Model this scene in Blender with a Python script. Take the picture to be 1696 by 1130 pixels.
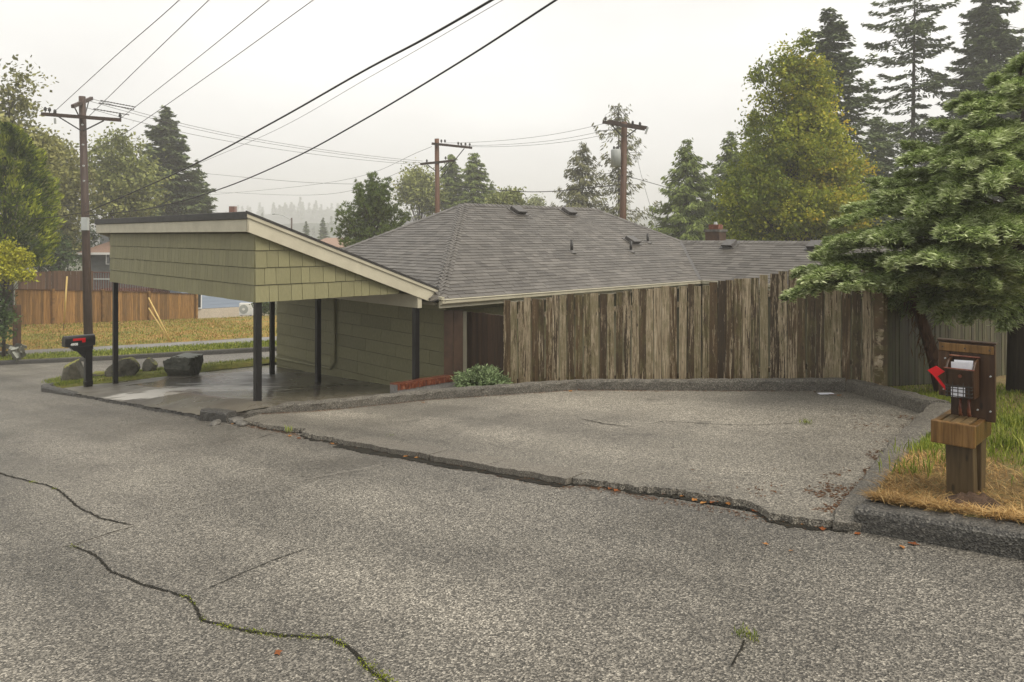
import bpy, bmesh, math, random
import numpy as np
from mathutils import Vector, Matrix
random.seed(7); RNG = np.random.default_rng(11)
for o in list(bpy.data.objects): bpy.data.objects.remove(o)
SC = bpy.context.scene
COL = SC.collection
# ------------------------------------------------------------------ camera
F = 1262.0                      # focal length in photograph pixels (1696 wide)
cam_d = bpy.data.cameras.new('camera'); cam = bpy.data.objects.new('camera', cam_d); COL.objects.link(cam)
cam_d.sensor_width = 36.0; cam_d.lens = F / 1696.0 * 36.0
cam_d.shift_y = -(565 - 390) / 1696.0
cam_d.clip_start = 0.05; cam_d.clip_end = 4000
cam.location = (0, 0, 0); cam.rotation_euler = (math.radians(90), 0, 0)
SC.camera = cam
# ------------------------------------------------------------------ world and sun (overcast, raining)
SUN_EL, SUN_AZ = math.radians(56), math.radians(125)
world = bpy.data.worlds.new('World'); SC.world = world; world.use_nodes = True
wn = world.node_tree; wn.nodes.clear()
def W_(t, **k):
    n = wn.nodes.new(t)
    for a, b in k.items(): setattr(n, a, b)
    return n
w_out = W_('ShaderNodeOutputWorld'); w_bg = W_('ShaderNodeBackground'); w_sky = W_('ShaderNodeTexSky')
w_sky.sky_type = 'NISHITA'; w_sky.sun_disc = False; w_sky.sun_elevation = SUN_EL; w_sky.sun_rotation = SUN_AZ
w_sky.dust_density = 4.0; w_sky.air_density = 1.0
w_hs = W_('ShaderNodeHueSaturation'); w_hs.inputs['Saturation'].default_value = 0.08; w_hs.inputs['Value'].default_value = 1.0
w_tc = W_('ShaderNodeTexCoord'); w_map = W_('ShaderNodeMapping'); w_map.inputs['Scale'].default_value = (1, 1, 2.6)
w_no = W_('ShaderNodeTexNoise'); w_no.inputs['Scale'].default_value = 1.7; w_no.inputs['Detail'].default_value = 5; w_no.inputs['Roughness'].default_value = 0.5
w_ra = W_('ShaderNodeValToRGB')
w_ra.color_ramp.elements[0].position = 0.30; w_ra.color_ramp.elements[0].color = (3.7, 3.63, 3.5, 1)
w_ra.color_ramp.elements[1].position = 0.70; w_ra.color_ramp.elements[1].color = (5.7, 5.62, 5.46, 1)
w_mx = W_('ShaderNodeMix'); w_mx.data_type = 'RGBA'; w_mx.inputs[0].default_value = 0.86
wn.links.new(w_sky.outputs[0], w_hs.inputs['Color'])
wn.links.new(w_tc.outputs['Generated'], w_map.inputs[0]); wn.links.new(w_map.outputs[0], w_no.inputs['Vector'])
wn.links.new(w_no.outputs[0], w_ra.inputs[0])
wn.links.new(w_hs.outputs[0], w_mx.inputs[6]); wn.links.new(w_ra.outputs[0], w_mx.inputs[7])
wn.links.new(w_mx.outputs[2], w_bg.inputs[0]); w_bg.inputs[1].default_value = 0.10
wn.links.new(w_bg.outputs[0], w_out.inputs[0])
sun_d = bpy.data.lights.new('sun', 'SUN'); sun = bpy.data.objects.new('sun', sun_d); COL.objects.link(sun)
sun_d.energy = 1.5; sun_d.angle = math.radians(40); sun_d.color = (1.0, 0.91, 0.78)
sun.rotation_euler = (math.radians(90) - SUN_EL, 0, math.pi - SUN_AZ)
sun.location = (0, 0, 40)
vs = SC.view_settings
SC.display_settings.display_device = 'sRGB'
vs.view_transform = 'Standard'; vs.look = 'None'; vs.exposure = 1.22; vs.gamma = 1.0; vs.use_curve_mapping = False
SC.render.engine = 'CYCLES'
cy = SC.cycles
cy.max_bounces = 6; cy.diffuse_bounces = 3; cy.glossy_bounces = 2; cy.transmission_bounces = 3; cy.transparent_max_bounces = 6
cy.volume_bounces = 1; cy.use_denoising = True

# ------------------------------------------------------------------ coordinate helpers
def P(px, py, Z):               # a point at depth Z that the photograph shows at pixel (px, py)
    return Vector(((px - 848) / F * Z, Z, (390 - py) / F * Z))
E_ = Vector((-.7229, .6910)); N_ = Vector((.6910, .7229)); O_ = Vector((2.4, 5.3))      # along the street edge / away from the street
def SDxy(s, d): return O_ + E_ * s + N_ * d
def sd(x, y): v = Vector((x, y)) - O_; return v.dot(E_), v.dot(N_)
def R(s, d): return -2.06 - .0872 * min(max(s, -60), 60) + .02 * max(0, -d)
def SD(s, d, off=0.0): p = SDxy(s, d); return Vector((p.x, p.y, R(s, d) + off))
def G(px, py, off=0.0):         # where the view ray meets the street slope
    a = (px - 848) / F; b = (390 - py) / F; Z = 8.0
    for i in range(120):
        s, d = sd(a * Z, Z); Z = .5 * Z + .5 * (R(s, d) + off) / b
    return Vector((a * Z, Z, b * Z))
C0 = Vector((-4.2, 12.5)); A_ = Vector((.7255, .6885)).normalized(); B_ = Vector((-A_.y, A_.x))   # house axes
def UV(u, v, z=0.0): p = C0 + A_ * u + B_ * v; return Vector((p.x, p.y, z))
A3 = Vector((A_.x, A_.y, 0)); B3 = Vector((B_.x, B_.y, 0)); Z3 = Vector((0, 0, 1))
E3 = Vector((E_.x, E_.y, 0)); N3 = Vector((N_.x, N_.y, 0))
def clamp(x, a, b): return max(a, min(b, x))
def lerp(a, b, t): return a + (b - a) * t
def terrain(x, y):
    s, d = sd(x, y)
    z = -2.06 - .0872 * clamp(s, -45, 42) - .4 + .02 * clamp(-d, 0, 20)
    z -= .085 * (clamp(d, 3, 18) - 3)
    if d > -1: z -= .7 * clamp((s - 7.5) / 2.5, 0, 1) * clamp((d + 1) / 1.0, 0, 1)
    return z

# ------------------------------------------------------------------ mesh builder
class MB:
    def __init__(self): self.V = []; self.F = []
    def add(self, vs_, fs):
        b = len(self.V); self.V += [Vector(v) for v in vs_]; self.F += [tuple(b + i for i in f) for f in fs]; return self
    def box8(self, p): return self.add(p, [(3, 2, 1, 0), (4, 5, 6, 7), (0, 1, 5, 4), (1, 2, 6, 5), (2, 3, 7, 6), (3, 0, 4, 7)])
    def obox(self, c, ax, ay, az):      # centre and three half vectors
        c = Vector(c); ax = Vector(ax); ay = Vector(ay); az = Vector(az)
        return self.box8([c-ax-ay-az, c+ax-ay-az, c+ax+ay-az, c-ax+ay-az, c-ax-ay+az, c+ax-ay+az, c+ax+ay+az, c-ax+ay+az])
    def bar(self, a, b, w, h, up=Z3):   # square bar from a to b
        a = Vector(a); b = Vector(b); d = (b - a); L = d.length; d.normalize()
        s = d.cross(up)
        if s.length < 1e-4: s = d.cross(Vector((1, 0, 0)))
        s.normalize(); t = s.cross(d)
        return self.obox((a + b) / 2, d * L / 2, s * w / 2, t * h / 2)
    def tube(self, pts, r, n=6, caps=True):
        pts = [Vector(p) for p in pts]; m = len(pts)
        rs = r if isinstance(r, (list, tuple)) else [r] * m
        b = len(self.V); ref = None
        for i, p in enumerate(pts):
            d = (pts[min(i + 1, m - 1)] - pts[max(i - 1, 0)]).normalized()
            if ref is None or abs(ref.dot(d)) > .97: ref = Vector((0, 0, 1)) if abs(d.z) < .9 else Vector((1, 0, 0))
            s = d.cross(ref).normalized(); t = s.cross(d)
            for k in range(n):
                a = 2 * math.pi * k / n
                self.V.append(p + (s * math.cos(a) + t * math.sin(a)) * rs[i])
        for i in range(m - 1):
            for k in range(n):
                k2 = (k + 1) % n
                self.F.append((b + i * n + k, b + i * n + k2, b + (i + 1) * n + k2, b + (i + 1) * n + k))
        if caps:
            self.F.append(tuple(b + k for k in range(n))[::-1]); self.F.append(tuple(b + (m - 1) * n + k for k in range(n)))
        return self
    def prism(self, poly, vec):
        n = len(poly); vec = Vector(vec); poly = [Vector(p) for p in poly]
        return self.add(poly + [p + vec for p in poly], [tuple(range(n))[::-1], tuple(range(n, 2 * n))] + [(i, (i + 1) % n, n + (i + 1) % n, n + i) for i in range(n)])
    def grid(self, f, nu, nv):
        b = len(self.V)
        for i in range(nu + 1):
            for j in range(nv + 1): self.V.append(Vector(f(i / nu, j / nv)))
        for i in range(nu):
            for j in range(nv):
                a = b + i * (nv + 1) + j; self.F.append((a, a + nv + 1, a + nv + 2, a + 1))
        return self
    def mesh(self, name, m, origin=None, smooth=False):
        o = Vector(origin) if origin is not None else Vector((0, 0, 0))
        me = bpy.data.meshes.new(name); me.from_pydata([v - o for v in self.V], [], self.F)
        bm = bmesh.new(); bm.from_mesh(me); bmesh.ops.recalc_face_normals(bm, faces=bm.faces); bm.to_mesh(me); bm.free()
        if m: me.materials.append(m)
        if smooth: me.polygons.foreach_set('use_smooth', [True] * len(me.polygons))
        return me
    def build(self, name, m, parent=None, smooth=False, origin=None, bevel=0):
        org = Vector(origin) if origin is not None else (WL[parent.name] if parent else Vector((0, 0, 0)))
        ob = bpy.data.objects.new(name, self.mesh(name, m, org, smooth)); COL.objects.link(ob)
        put(ob, parent, org)
        if bevel:
            bv = ob.modifiers.new('bevel', 'BEVEL'); bv.width = bevel; bv.segments = 2; bv.limit_method = 'ANGLE'
        return ob
WL = {}
def put(ob, parent, loc):
    WL[ob.name] = Vector(loc)
    if parent: ob.parent = parent; ob.location = Vector(loc) - WL[parent.name]
    else: ob.location = loc
def tag(o, label=None, cat=None, group=None, kind=None):
    if label: o['label'] = label
    if cat: o['category'] = cat
    if group: o['group'] = group
    if kind: o['kind'] = kind
    return o
def thing(name, label, cat, loc, group=None):
    o = bpy.data.objects.new(name, None); COL.objects.link(o); o.empty_display_size = .2
    put(o, None, loc); return tag(o, label, cat, group)
def inst(name, me, parent, M):          # shared mesh, world matrix M, under a parent that is only translated
    o = bpy.data.objects.new(name, me); COL.objects.link(o)
    o.parent = parent; o.matrix_basis = Matrix.Translation(-WL[parent.name]) @ M
    WL[o.name] = M.to_translation(); return o
def frame(o, x, y, z):                  # matrix from origin and axes (axes may carry scale)
    return Matrix(((x[0], y[0], z[0], o[0]), (x[1], y[1], z[1], o[1]), (x[2], y[2], z[2], o[2]), (0, 0, 0, 1)))
def quads(name, V, m, parent=None, rnd=None, kind=None, origin=None):   # V: (N, 4, 3) numpy
    org = np.array(origin if origin is not None else (WL[parent.name] if parent else (0, 0, 0)))
    N = len(V); me = bpy.data.meshes.new(name)
    me.vertices.add(N * 4); me.vertices.foreach_set('co', (V.reshape(-1, 3) - org).astype(np.float32).ravel())
    me.loops.add(N * 4); me.loops.foreach_set('vertex_index', np.arange(N * 4, dtype=np.int32))
    me.polygons.add(N); me.polygons.foreach_set('loop_start', np.arange(0, N * 4, 4, dtype=np.int32))
    me.update(calc_edges=True)
    if rnd is not None:
        at = me.attributes.new('rnd', 'FLOAT', 'FACE'); at.data.foreach_set('value', np.asarray(rnd, dtype=np.float32))
    me.materials.append(m)
    ob = bpy.data.objects.new(name, me); COL.objects.link(ob); put(ob, parent, Vector(org))
    if kind: ob['kind'] = kind
    return ob

# ------------------------------------------------------------------ material helpers
class NT:
    def __init__(self, name):
        self.m = bpy.data.materials.new(name); self.m.use_nodes = True; self.t = self.m.node_tree; self.t.nodes.clear()
        self.out = self.n('ShaderNodeOutputMaterial')
    def n(self, ty, **k):
        nd = self.t.nodes.new(ty)
        for a, b in k.items(): setattr(nd, a, b)
        return nd
    def l(self, a, b): self.t.links.new(a, b)
    def set(self, sock, v):
        if isinstance(v, bpy.types.NodeSocket): self.l(v, sock)
        elif isinstance(v, tuple) and len(v) == 3 and sock.type == 'RGBA': sock.default_value = (*v, 1)
        else: sock.default_value = v
    def co(self, scale=(1, 1, 1), rnd=False, rot=(0, 0, 0)):
        tc = self.n('ShaderNodeTexCoord'); mp = self.n('ShaderNodeMapping'); mp.inputs['Scale'].default_value = scale; mp.inputs['Rotation'].default_value = rot
        self.l(tc.outputs['Object'], mp.inputs[0])
        if rnd:
            oi = self.n('ShaderNodeObjectInfo'); cb = self.n('ShaderNodeVectorMath', operation='SCALE'); cb.inputs[0].default_value = (37.1, 71.7, 53.3)
            self.l(oi.outputs['Random'], cb.inputs['Scale']); self.l(cb.outputs[0], mp.inputs['Location'])
        return mp.outputs[0]
    def noise(self, vec, scale, detail=4, rough=.55, dist=0):
        q = self.n('ShaderNodeTexNoise'); self.l(vec, q.inputs['Vector']); q.inputs['Scale'].default_value = scale
        q.inputs['Detail'].default_value = detail; q.inputs['Roughness'].default_value = rough; q.inputs['Distortion'].default_value = dist
        return q.outputs[0]
    def voro(self, vec, scale, out='Color', rand=1):
        q = self.n('ShaderNodeTexVoronoi'); self.l(vec, q.inputs['Vector']); q.inputs['Scale'].default_value = scale; q.inputs['Randomness'].default_value = rand
        return q.outputs[out]
    def ramp(self, fac, stops, interp='LINEAR'):
        q = self.n('ShaderNodeValToRGB'); r = q.color_ramp; r.interpolation = interp
        while len(r.elements) < len(stops): r.elements.new(.5)
        for e, (p, c) in zip(r.elements, stops):
            e.position = p; e.color = (*c, 1) if isinstance(c, tuple) else (c, c, c, 1)
        self.set(q.inputs[0], fac); return q.outputs[0]
    def mix(self, f, a, b, mode='MIX'):
        q = self.n('ShaderNodeMix', data_type='RGBA', blend_type=mode); self.set(q.inputs[0], f); self.set(q.inputs[6], a); self.set(q.inputs[7], b); return q.outputs[2]
    def math(self, op, a, b=0.0):
        q = self.n('ShaderNodeMath', operation=op); self.set(q.inputs[0], a); self.set(q.inputs[1], b); return q.outputs[0]
    def rnd(self): return self.n('ShaderNodeObjectInfo').outputs['Random']
    def attr(self, nm='rnd'): return self.n('ShaderNodeAttribute', attribute_name=nm).outputs['Fac']
    def bump(self, h, strength=.5, dist=.01):
        q = self.n('ShaderNodeBump'); self.set(q.inputs['Height'], h); q.inputs['Strength'].default_value = strength; q.inputs['Distance'].default_value = dist; return q.outputs[0]
    def done(self, color, rough=.6, normal=None, spec=.5, metal=0, transl=0, coat=0):
        b = self.n('ShaderNodeBsdfPrincipled'); self.set(b.inputs['Base Color'], color); self.set(b.inputs['Roughness'], rough)
        self.set(b.inputs['Specular IOR Level'], spec); b.inputs['Metallic'].default_value = metal; b.inputs['Coat Weight'].default_value = coat
        b.inputs['Coat Roughness'].default_value = .15
        if normal is not None: self.l(normal, b.inputs['Normal'])
        sh = b.outputs[0]
        if transl:
            tr = self.n('ShaderNodeBsdfTranslucent'); self.set(tr.inputs[0], color); mx = self.n('ShaderNodeMixShader'); mx.inputs[0].default_value = transl
            self.l(sh, mx.inputs[1]); self.l(tr.outputs[0], mx.inputs[2]); sh = mx.outputs[0]
        self.l(sh, self.out.inputs[0]); return self.m
MAT = {}
def asphalt(name, dark, mid, light, wet, cell=62, lanes=False):
    t = NT(name); c = t.co()
    v = t.voro(c, cell); sp = t.n('ShaderNodeSeparateColor'); t.l(v, sp.inputs[0])
    chip = t.ramp(sp.outputs[0], [(0, dark), (.35, tuple(a * .6 + b * .4 for a, b in zip(dark, mid))), (.62, mid), (.9, tuple(a * .55 + b * .45 for a, b in zip(mid, light))), (.975, light)])
    chip = t.mix(1, chip, t.ramp(t.noise(c, cell * 2.6, 2, .6), [(.3, .72), (.7, 1.28)]), 'MULTIPLY')
    big = t.noise(c, .55, 6, .62); col = t.mix(1, chip, t.ramp(big, [(.28, (.66, .65, .63)), (.5, (1.0, .99, .97)), (.72, (1.25, 1.24, 1.21))]), 'MULTIPLY')
    if lanes:
        tc = t.n('ShaderNodeTexCoord'); mp = t.n('ShaderNodeMapping', vector_type='TEXTURE'); mp.inputs['Rotation'].default_value = (0, 0, math.radians(136.3)); mp.inputs['Scale'].default_value = (9, 1.0, 1)
        t.l(tc.outputs['Object'], mp.inputs[0]); ln_ = t.noise(mp.outputs[0], .8, 5, .6); col = t.mix(1, col, t.ramp(ln_, [(.3, .62), (.5, 1.0), (.7, 1.36)]), 'MULTIPLY')
        st = t.noise(c, 1.7, 7, .7); col = t.mix(1, col, t.ramp(st, [(.27, .5), (.40, 1.0)]), 'MULTIPLY')
    h = t.math('ADD', t.voro(c, cell, 'Distance'), t.math('MULTIPLY', t.noise(c, 160, 2), .5))
    ro = t.ramp(big, [(.32, wet), (.62, min(1, wet + .22))])
    return t.done(col, ro, t.bump(h, 1.0, .007), .5)
MAT['street'] = asphalt('street_asphalt', (.030, .028, .023), (.142, .131, .111), (.38, .354, .304), .35, 104, True)
MAT['pad'] = asphalt('pad_asphalt', (.05, .045, .036), (.20, .184, .152), (.44, .41, .345), .40, 105, True)
def concrete(name, c1, c2, rough=(.5, .8), scale=1.2, speck=60, bump=.5):
    t = NT(name); c = t.co(); a = t.noise(c, scale, 6, .65); col = t.ramp(a, [(.3, c1), (.7, c2)])
    s = t.noise(c, speck, 3, .7); col = t.mix(1, col, t.ramp(s, [(.3, .62), (.7, 1.28)]), 'MULTIPLY')
    return t.done(col, t.ramp(a, [(.35, rough[0]), (.65, rough[1])]), t.bump(s, bump, .006), .5)
MAT['kerb'] = asphalt('kerb_concrete', (.045, .041, .034), (.115, .105, .086), (.23, .213, .178), .45, 100)
MAT['kerb_dark'] = asphalt('kerb_wet', (.022, .021, .019), (.06, .057, .05), (.13, .124, .11), .36, 80)
MAT['walk'] = concrete('walk_concrete', (.15, .145, .14), (.23, .225, .215), (.5, .7), .8, 20, .2)
MAT['edging'] = asphalt('edging_concrete', (.075, .067, .054), (.165, .15, .124), (.28, .26, .22), .45, 120)
MAT['cream_base'] = concrete('foundation', (.5, .43, .33), (.58, .5, .4), (.7, .8), 1.6, 30, .2)
def floor_mat():
    t = NT('wet_floor'); c = t.co(); a = t.noise(c, .5, 5, .6, .6); s = t.noise(c, 70, 3, .7)
    col = t.ramp(a, [(.3, (.06, .052, .04)), (.55, (.13, .115, .088)), (.75, (.24, .22, .18))])
    col = t.mix(1, col, t.ramp(s, [(.3, .7), (.7, 1.2)]), 'MULTIPLY')
    pud = t.noise(t.co((.55, .55, 1), rot=(0, 0, .8)), .9, 4, .5, .3)
    # pale colour painting the bright reflection on the wet floor, with an irregular outline
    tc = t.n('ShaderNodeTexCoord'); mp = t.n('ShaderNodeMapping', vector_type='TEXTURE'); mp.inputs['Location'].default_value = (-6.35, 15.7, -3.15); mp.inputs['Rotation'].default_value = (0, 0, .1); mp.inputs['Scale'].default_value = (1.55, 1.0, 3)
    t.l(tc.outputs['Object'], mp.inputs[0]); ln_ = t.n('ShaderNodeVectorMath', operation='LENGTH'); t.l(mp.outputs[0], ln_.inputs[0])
    dry = t.math('ADD', ln_.outputs['Value'], t.math('MULTIPLY', t.math('SUBTRACT', t.noise(t.co((.6, 1.6, 1)), 1.6, 4, .55, .5), .5), 3.2))  # distance mask that outlines the painted reflection
    col = t.mix(t.ramp(dry, [(.85, .95), (1.05, 0.0)]), col, t.mix(1, (.52, .50, .455), t.ramp(s, [(.3, .85), (.7, 1.1)]), 'MULTIPLY'))  # dry masks the painted reflection, mixed in as pale colour
    ro = t.ramp(pud, [(.40, .5), (.56, .2)])
    nb = t.n('ShaderNodeMix', data_type='FLOAT'); t.set(nb.inputs[0], t.ramp(pud, [(.40, 1.0), (.56, .1)])); nb.inputs[2].default_value = 0; t.l(s, nb.inputs[3])
    return t.done(col, ro, t.bump(nb.outputs[0], .35, .005), .6)
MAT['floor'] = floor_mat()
def paint(name, c1, c2, rough=.5, streak=(1, 1, 1), scale=6, bump=.15, rnd=True):
    t = NT(name); c = t.co(streak, rnd); a = t.noise(c, scale, 5, .6); col = t.ramp(a, [(.3, c1), (.7, c2)])
    if rnd: col = t.mix(1, col, t.ramp(t.rnd(), [(0, .9), (1, 1.08)]), 'MULTIPLY')
    return t.done(col, rough, t.bump(a, bump, .004), .4)
MAT['shake'] = paint('olive_paint', (.18, .169, .086), (.247, .233, .126), .55, (14, 14, 1), 3.0, .5)
MAT['trim'] = paint('cream_paint', (.41, .38, .285), (.52, .485, .37), .5, (1, 1, 1), 3, .1)
MAT['soffit'] = paint('soffit_paint', (.14, .13, .08), (.19, .18, .115), .7, (1, 1, 1), 3, .1)
MAT['roofing'] = paint('roll_roofing', (.018, .017, .016), (.045, .043, .04), .55, (1, 1, 1), 9, .4)
MAT['post'] = paint('black_post', (.006, .006, .006), (.014, .013, .013), .35, (1, 1, .2), 6, .1)
MAT['black_plastic'] = paint('black_plastic', (.006, .006, .007), (.010, .010, .010), .3, (1, 1, 1), 20, .05)
MAT['red'] = paint('red_plastic', (.55, .006, .012), (.62, .012, .018), .3, (1, 1, 1), 10, .02)
MAT['white'] = paint('white_paint', (.7, .7, .68), (.78, .78, .76), .5, (1, 1, 1), 5, .05)
MAT['paper'] = paint('paper', (.72, .73, .80), (.84, .84, .88), .7, (1, 1, 1), 30, .05)
MAT['galv'] = paint('grey_metal', (.30, .32, .31), (.40, .42, .41), .45, (1, 1, .3), 5, .05)
MAT['dark_metal'] = paint('dark_metal', (.02, .019, .018), (.04, .038, .035), .4, (1, 1, 1), 12, .05)
MAT['vent'] = paint('vent_metal', (.055, .05, .045), (.10, .095, .09), .4, (1, 1, 1), 12, .05)
MAT['wire'] = paint('wire_rubber', (.012, .012, .012), (.02, .02, .02), .5, (1, 1, 1), 3, 0)
MAT['wire_grey'] = paint('wire_metal', (.09, .09, .09), (.13, .13, .13), .5, (1, 1, 1), 3, 0)
MAT['yellow'] = paint('yellow_plastic', (.46, .32, .10), (.56, .41, .16), .5, (1, 1, 1), 3, 0)
MAT['grey_siding'] = paint('grey_siding', (.115, .125, .13), (.145, .155, .16), .6, (1, 1, 1), 3, .05)
MAT['blue_siding'] = paint('blue_siding', (.27, .33, .42), (.32, .38, .48), .6, (1, 1, 1), 3, .05)
MAT['deck'] = paint('red_deck_wood', (.07, .022, .012), (.12, .04, .022), .6, (6, 6, 1), 3, .1)
MAT['tile_roof'] = paint('brown_roof', (.20, .13, .095), (.29, .19, .14), .8, (1, 1, 1), 8, .3)
MAT['grey_roof'] = paint('grey_roof', (.14, .14, .14), (.2, .2, .2), .8, (1, 1, 1), 8, .3)
MAT['glass'] = NT('glass').done((.03, .04, .05), .05, None, .6)
def wood(name, c1, c2, c3, rough=.5, peel=None, moss=None, unit=(1, 1, 1)):
    t = NT(name); co0 = t.co; t.co = lambda sc=(1, 1, 1), r=False: co0(tuple(a * b for a, b in zip(sc, unit)), r)
    c = t.co((9, 9, .55), True); g = t.noise(c, 3.2, 6, .65, .4)
    col = t.ramp(g, [(.28, c1), (.5, c2), (.72, c3)])
    col = t.mix(1, col, t.ramp(t.rnd(), [(0, .6), (.5, 1.0), (1, 1.35)]), 'MULTIPLY')
    if peel:
        cp = t.co((19, 19, .85), True); p = t.math('ADD', t.math('MULTIPLY', t.noise(cp, 1.9, 6, .62, .35), .68), t.math('MULTIPLY', t.noise(t.co((34, 34, 5.0), True), 2.0, 5, .7), .32))
        r2 = t.math('MULTIPLY', t.math('FRACT', t.math('MULTIPLY', t.rnd(), 7.31)), .20)
        pm = t.ramp(t.math('ADD', p, t.math('SUBTRACT', r2, .085)), [(.488, 0.0), (.512, 1.0)])
        fine = t.noise(t.co((22, 22, 1.0), True), 3, 5, .7)
        pc = t.ramp(fine, [(.3, peel[0]), (.5, peel[1]), (.7, peel[2])]); col = t.mix(pm, col, pc)
    if moss:
        mm = t.noise(t.co((3, 3, 1.6), True), 2.3, 7, .75)
        sp = t.n('ShaderNodeSeparateXYZ'); t.l(t.n('ShaderNodeNewGeometry').outputs['Position'], sp.inputs[0])
        wob = t.math('ADD', mm, t.math('MULTIPLY', t.math('FRACT', t.math('MULTIPLY', t.rnd(), 3.77)), .16))
        col = t.mix(t.ramp(wob, [(.56, 0.0), (.68, moss[1])]), col, moss[0])
    knots = t.voro(t.co((6, 6, 2.2), True), 1.3, 'Distance'); col = t.mix(t.ramp(knots, [(.06, .8), (.11, 0.0)]), col, tuple(x * .35 for x in c1))
    return t.done(col, rough, t.bump(t.noise(t.co((40, 40, 1.2), True), 3, 5, .7), .45, .004), .4)
MAT['fence'] = wood('weathered_board', (.026, .016, .007), (.062, .038, .016), (.115, .072, .034), .5,
                    ((.085, .062, .032), (.29, .23, .145), (.56, .47, .345)), ((.11, .10, .035), .5), unit=(.14, .02, 1.95))
MAT['fence_shade'] = wood('shaded_board', (.028, .024, .013), (.06, .052, .03), (.115, .10, .058), .6, None, ((.06, .075, .025), .6), unit=(.13, .02, 1.75))  # wood colours darkened for the shade under the cedar
MAT['fence_dark'] = wood('dark_board', (.03, .017, .010), (.055, .031, .018), (.085, .05, .028), .5, unit=(.14, .02, 1.75))
MAT['fence_cedar'] = wood('cedar_board', (.08, .042, .015), (.22, .118, .038), (.34, .195, .07), .6, unit=(.15, .02, 1.7))
MAT['fence_brown'] = wood('brown_board', (.05, .024, .012), (.09, .045, .02), (.12, .06, .028), .6, unit=(.15, .02, 1.9))
MAT['pole'] = wood('pole_wood', (.022, .014, .011), (.04, .025, .019), (.065, .042, .03), .6)
MAT['pole_red'] = wood('pole_wood_red', (.05, .024, .013), (.09, .042, .022), (.13, .063, .034), .6)
MAT['box_wood'] = wood('mailbox_wood', (.018, .009, .005), (.04, .02, .010), (.07, .036, .016), .35)
MAT['bracket_wood'] = wood('bracket_wood', (.04, .021, .007), (.12, .063, .018), (.235, .132, .045), .35)
MAT['post_wood'] = wood('grey_post_wood', (.045, .028, .011), (.10, .066, .028), (.16, .11, .05), .5)
def shingle_mat():
    t = NT('shingle'); c = t.co(); f = t.math('FRACT', t.math('ADD', t.attr(), t.rnd()))
    col = t.ramp(f, [(0, (.058, .051, .043)), (.25, (.083, .075, .064)), (.75, (.102, .093, .080)), (1, (.128, .117, .102))])
    col = t.mix(1, col, t.ramp(t.noise(c, .35, 5, .6), [(.3, .85), (.7, 1.15)]), 'MULTIPLY')
    s = t.noise(c, 90, 3, .7); col = t.mix(1, col, t.ramp(s, [(.3, .75), (.7, 1.2)]), 'MULTIPLY')
    return t.done(col, .5, t.bump(s, .4, .004), .5)
MAT['shingle'] = shingle_mat()
def brick_mat():
    t = NT('wet_brick'); c = t.co((1, 1, 1), True); a = t.noise(c, 14, 5, .7)
    col = t.ramp(a, [(.3, (.065, .018, .009)), (.52, (.15, .042, .02)), (.70, (.28, .14, .08))])
    return t.done(col, .3, t.bump(a, .5, .005), .5)
MAT['brick'] = brick_mat()
def rock_mat(name, c1, c2, moss):
    t = NT(name); c = t.co((1, 1, 1), True); a = t.noise(c, 5, 7, .7); col = t.ramp(a, [(.3, c1), (.7, c2)])
    g = t.n('ShaderNodeNewGeometry'); sp = t.n('ShaderNodeSeparateXYZ'); t.l(g.outputs['Normal'], sp.inputs[0])
    mk = t.math('ADD', t.math('MULTIPLY', sp.outputs[2], .5), t.noise(c, 3.0, 5, .6)); col = t.mix(t.ramp(mk, [(.78, 0.0), (.9, moss[1])]), col, moss[0])
    return t.done(col, .6, t.bump(a, .8, .03), .4)
MAT['rock'] = rock_mat('mossy_rock', (.025, .023, .015), (.14, .13, .095), ((.22, .215, .025), .95))
MAT['rock_bare'] = rock_mat('bare_rock', (.018, .02, .013), (.10, .10, .075), ((.30, .31, .27), .8))
MAT['rubble'] = concrete('rubble_concrete', (.05, .048, .042), (.16, .15, .13), (.5, .7), 9, 50, 1)
def soil(name, stops, scale=3, fine=40, rough=.85):
    t = NT(name); c = t.co(); a = t.noise(c, scale, 6, .7); col = t.ramp(a, stops)
    s = t.noise(c, fine, 4, .75); col = t.mix(1, col, t.ramp(s, [(.3, .6), (.7, 1.35)]), 'MULTIPLY')
    return t.done(col, rough, t.bump(s, .8, .03), .25)
MAT['ground'] = soil('ground_soil', [(.3, (.035, .04, .016)), (.7, (.075, .075, .03))], .6, 8)
MAT['lawn'] = soil('dry_lawn', [(.28, (.12, .145, .025)), (.44, (.20, .18, .04)), (.56, (.29, .185, .05)), (.72, (.30, .145, .045))], .5, 9)
MAT['verge'] = soil('verge_grass', [(.28, (.11, .14, .02)), (.5, (.17, .175, .035)), (.72, (.25, .20, .06))], 1.1, 9)
MAT['yard'] = soil('yard_soil', [(.3, (.09, .062, .03)), (.5, (.18, .13, .055)), (.7, (.13, .15, .04))], 2.2, 30)
MAT['dirt'] = soil('dug_dirt', [(.3, (.045, .027, .016)), (.7, (.13, .08, .05))], 14, 60)
MAT['bark_mulch'] = soil('moss_debris', [(.3, (.018, .014, .007)), (.6, (.05, .036, .014)), (.75, (.14, .085, .02))], 12, 60)
MAT['crack'] = soil('crack_dirt_and_shadow', [(.3, (.008, .008, .006)), (.7, (.03, .026, .017))], 9, 60)  # also colours the painted shadow line under the pad lip
MAT['seam'] = asphalt('seam_asphalt', (.10, .093, .08), (.19, .176, .15), (.28, .262, .225), .5, 118)
MAT['hill'] = soil('hill_forest', [(.3, (.03, .04, .025)), (.7, (.05, .06, .035))], .05, .4)
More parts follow.
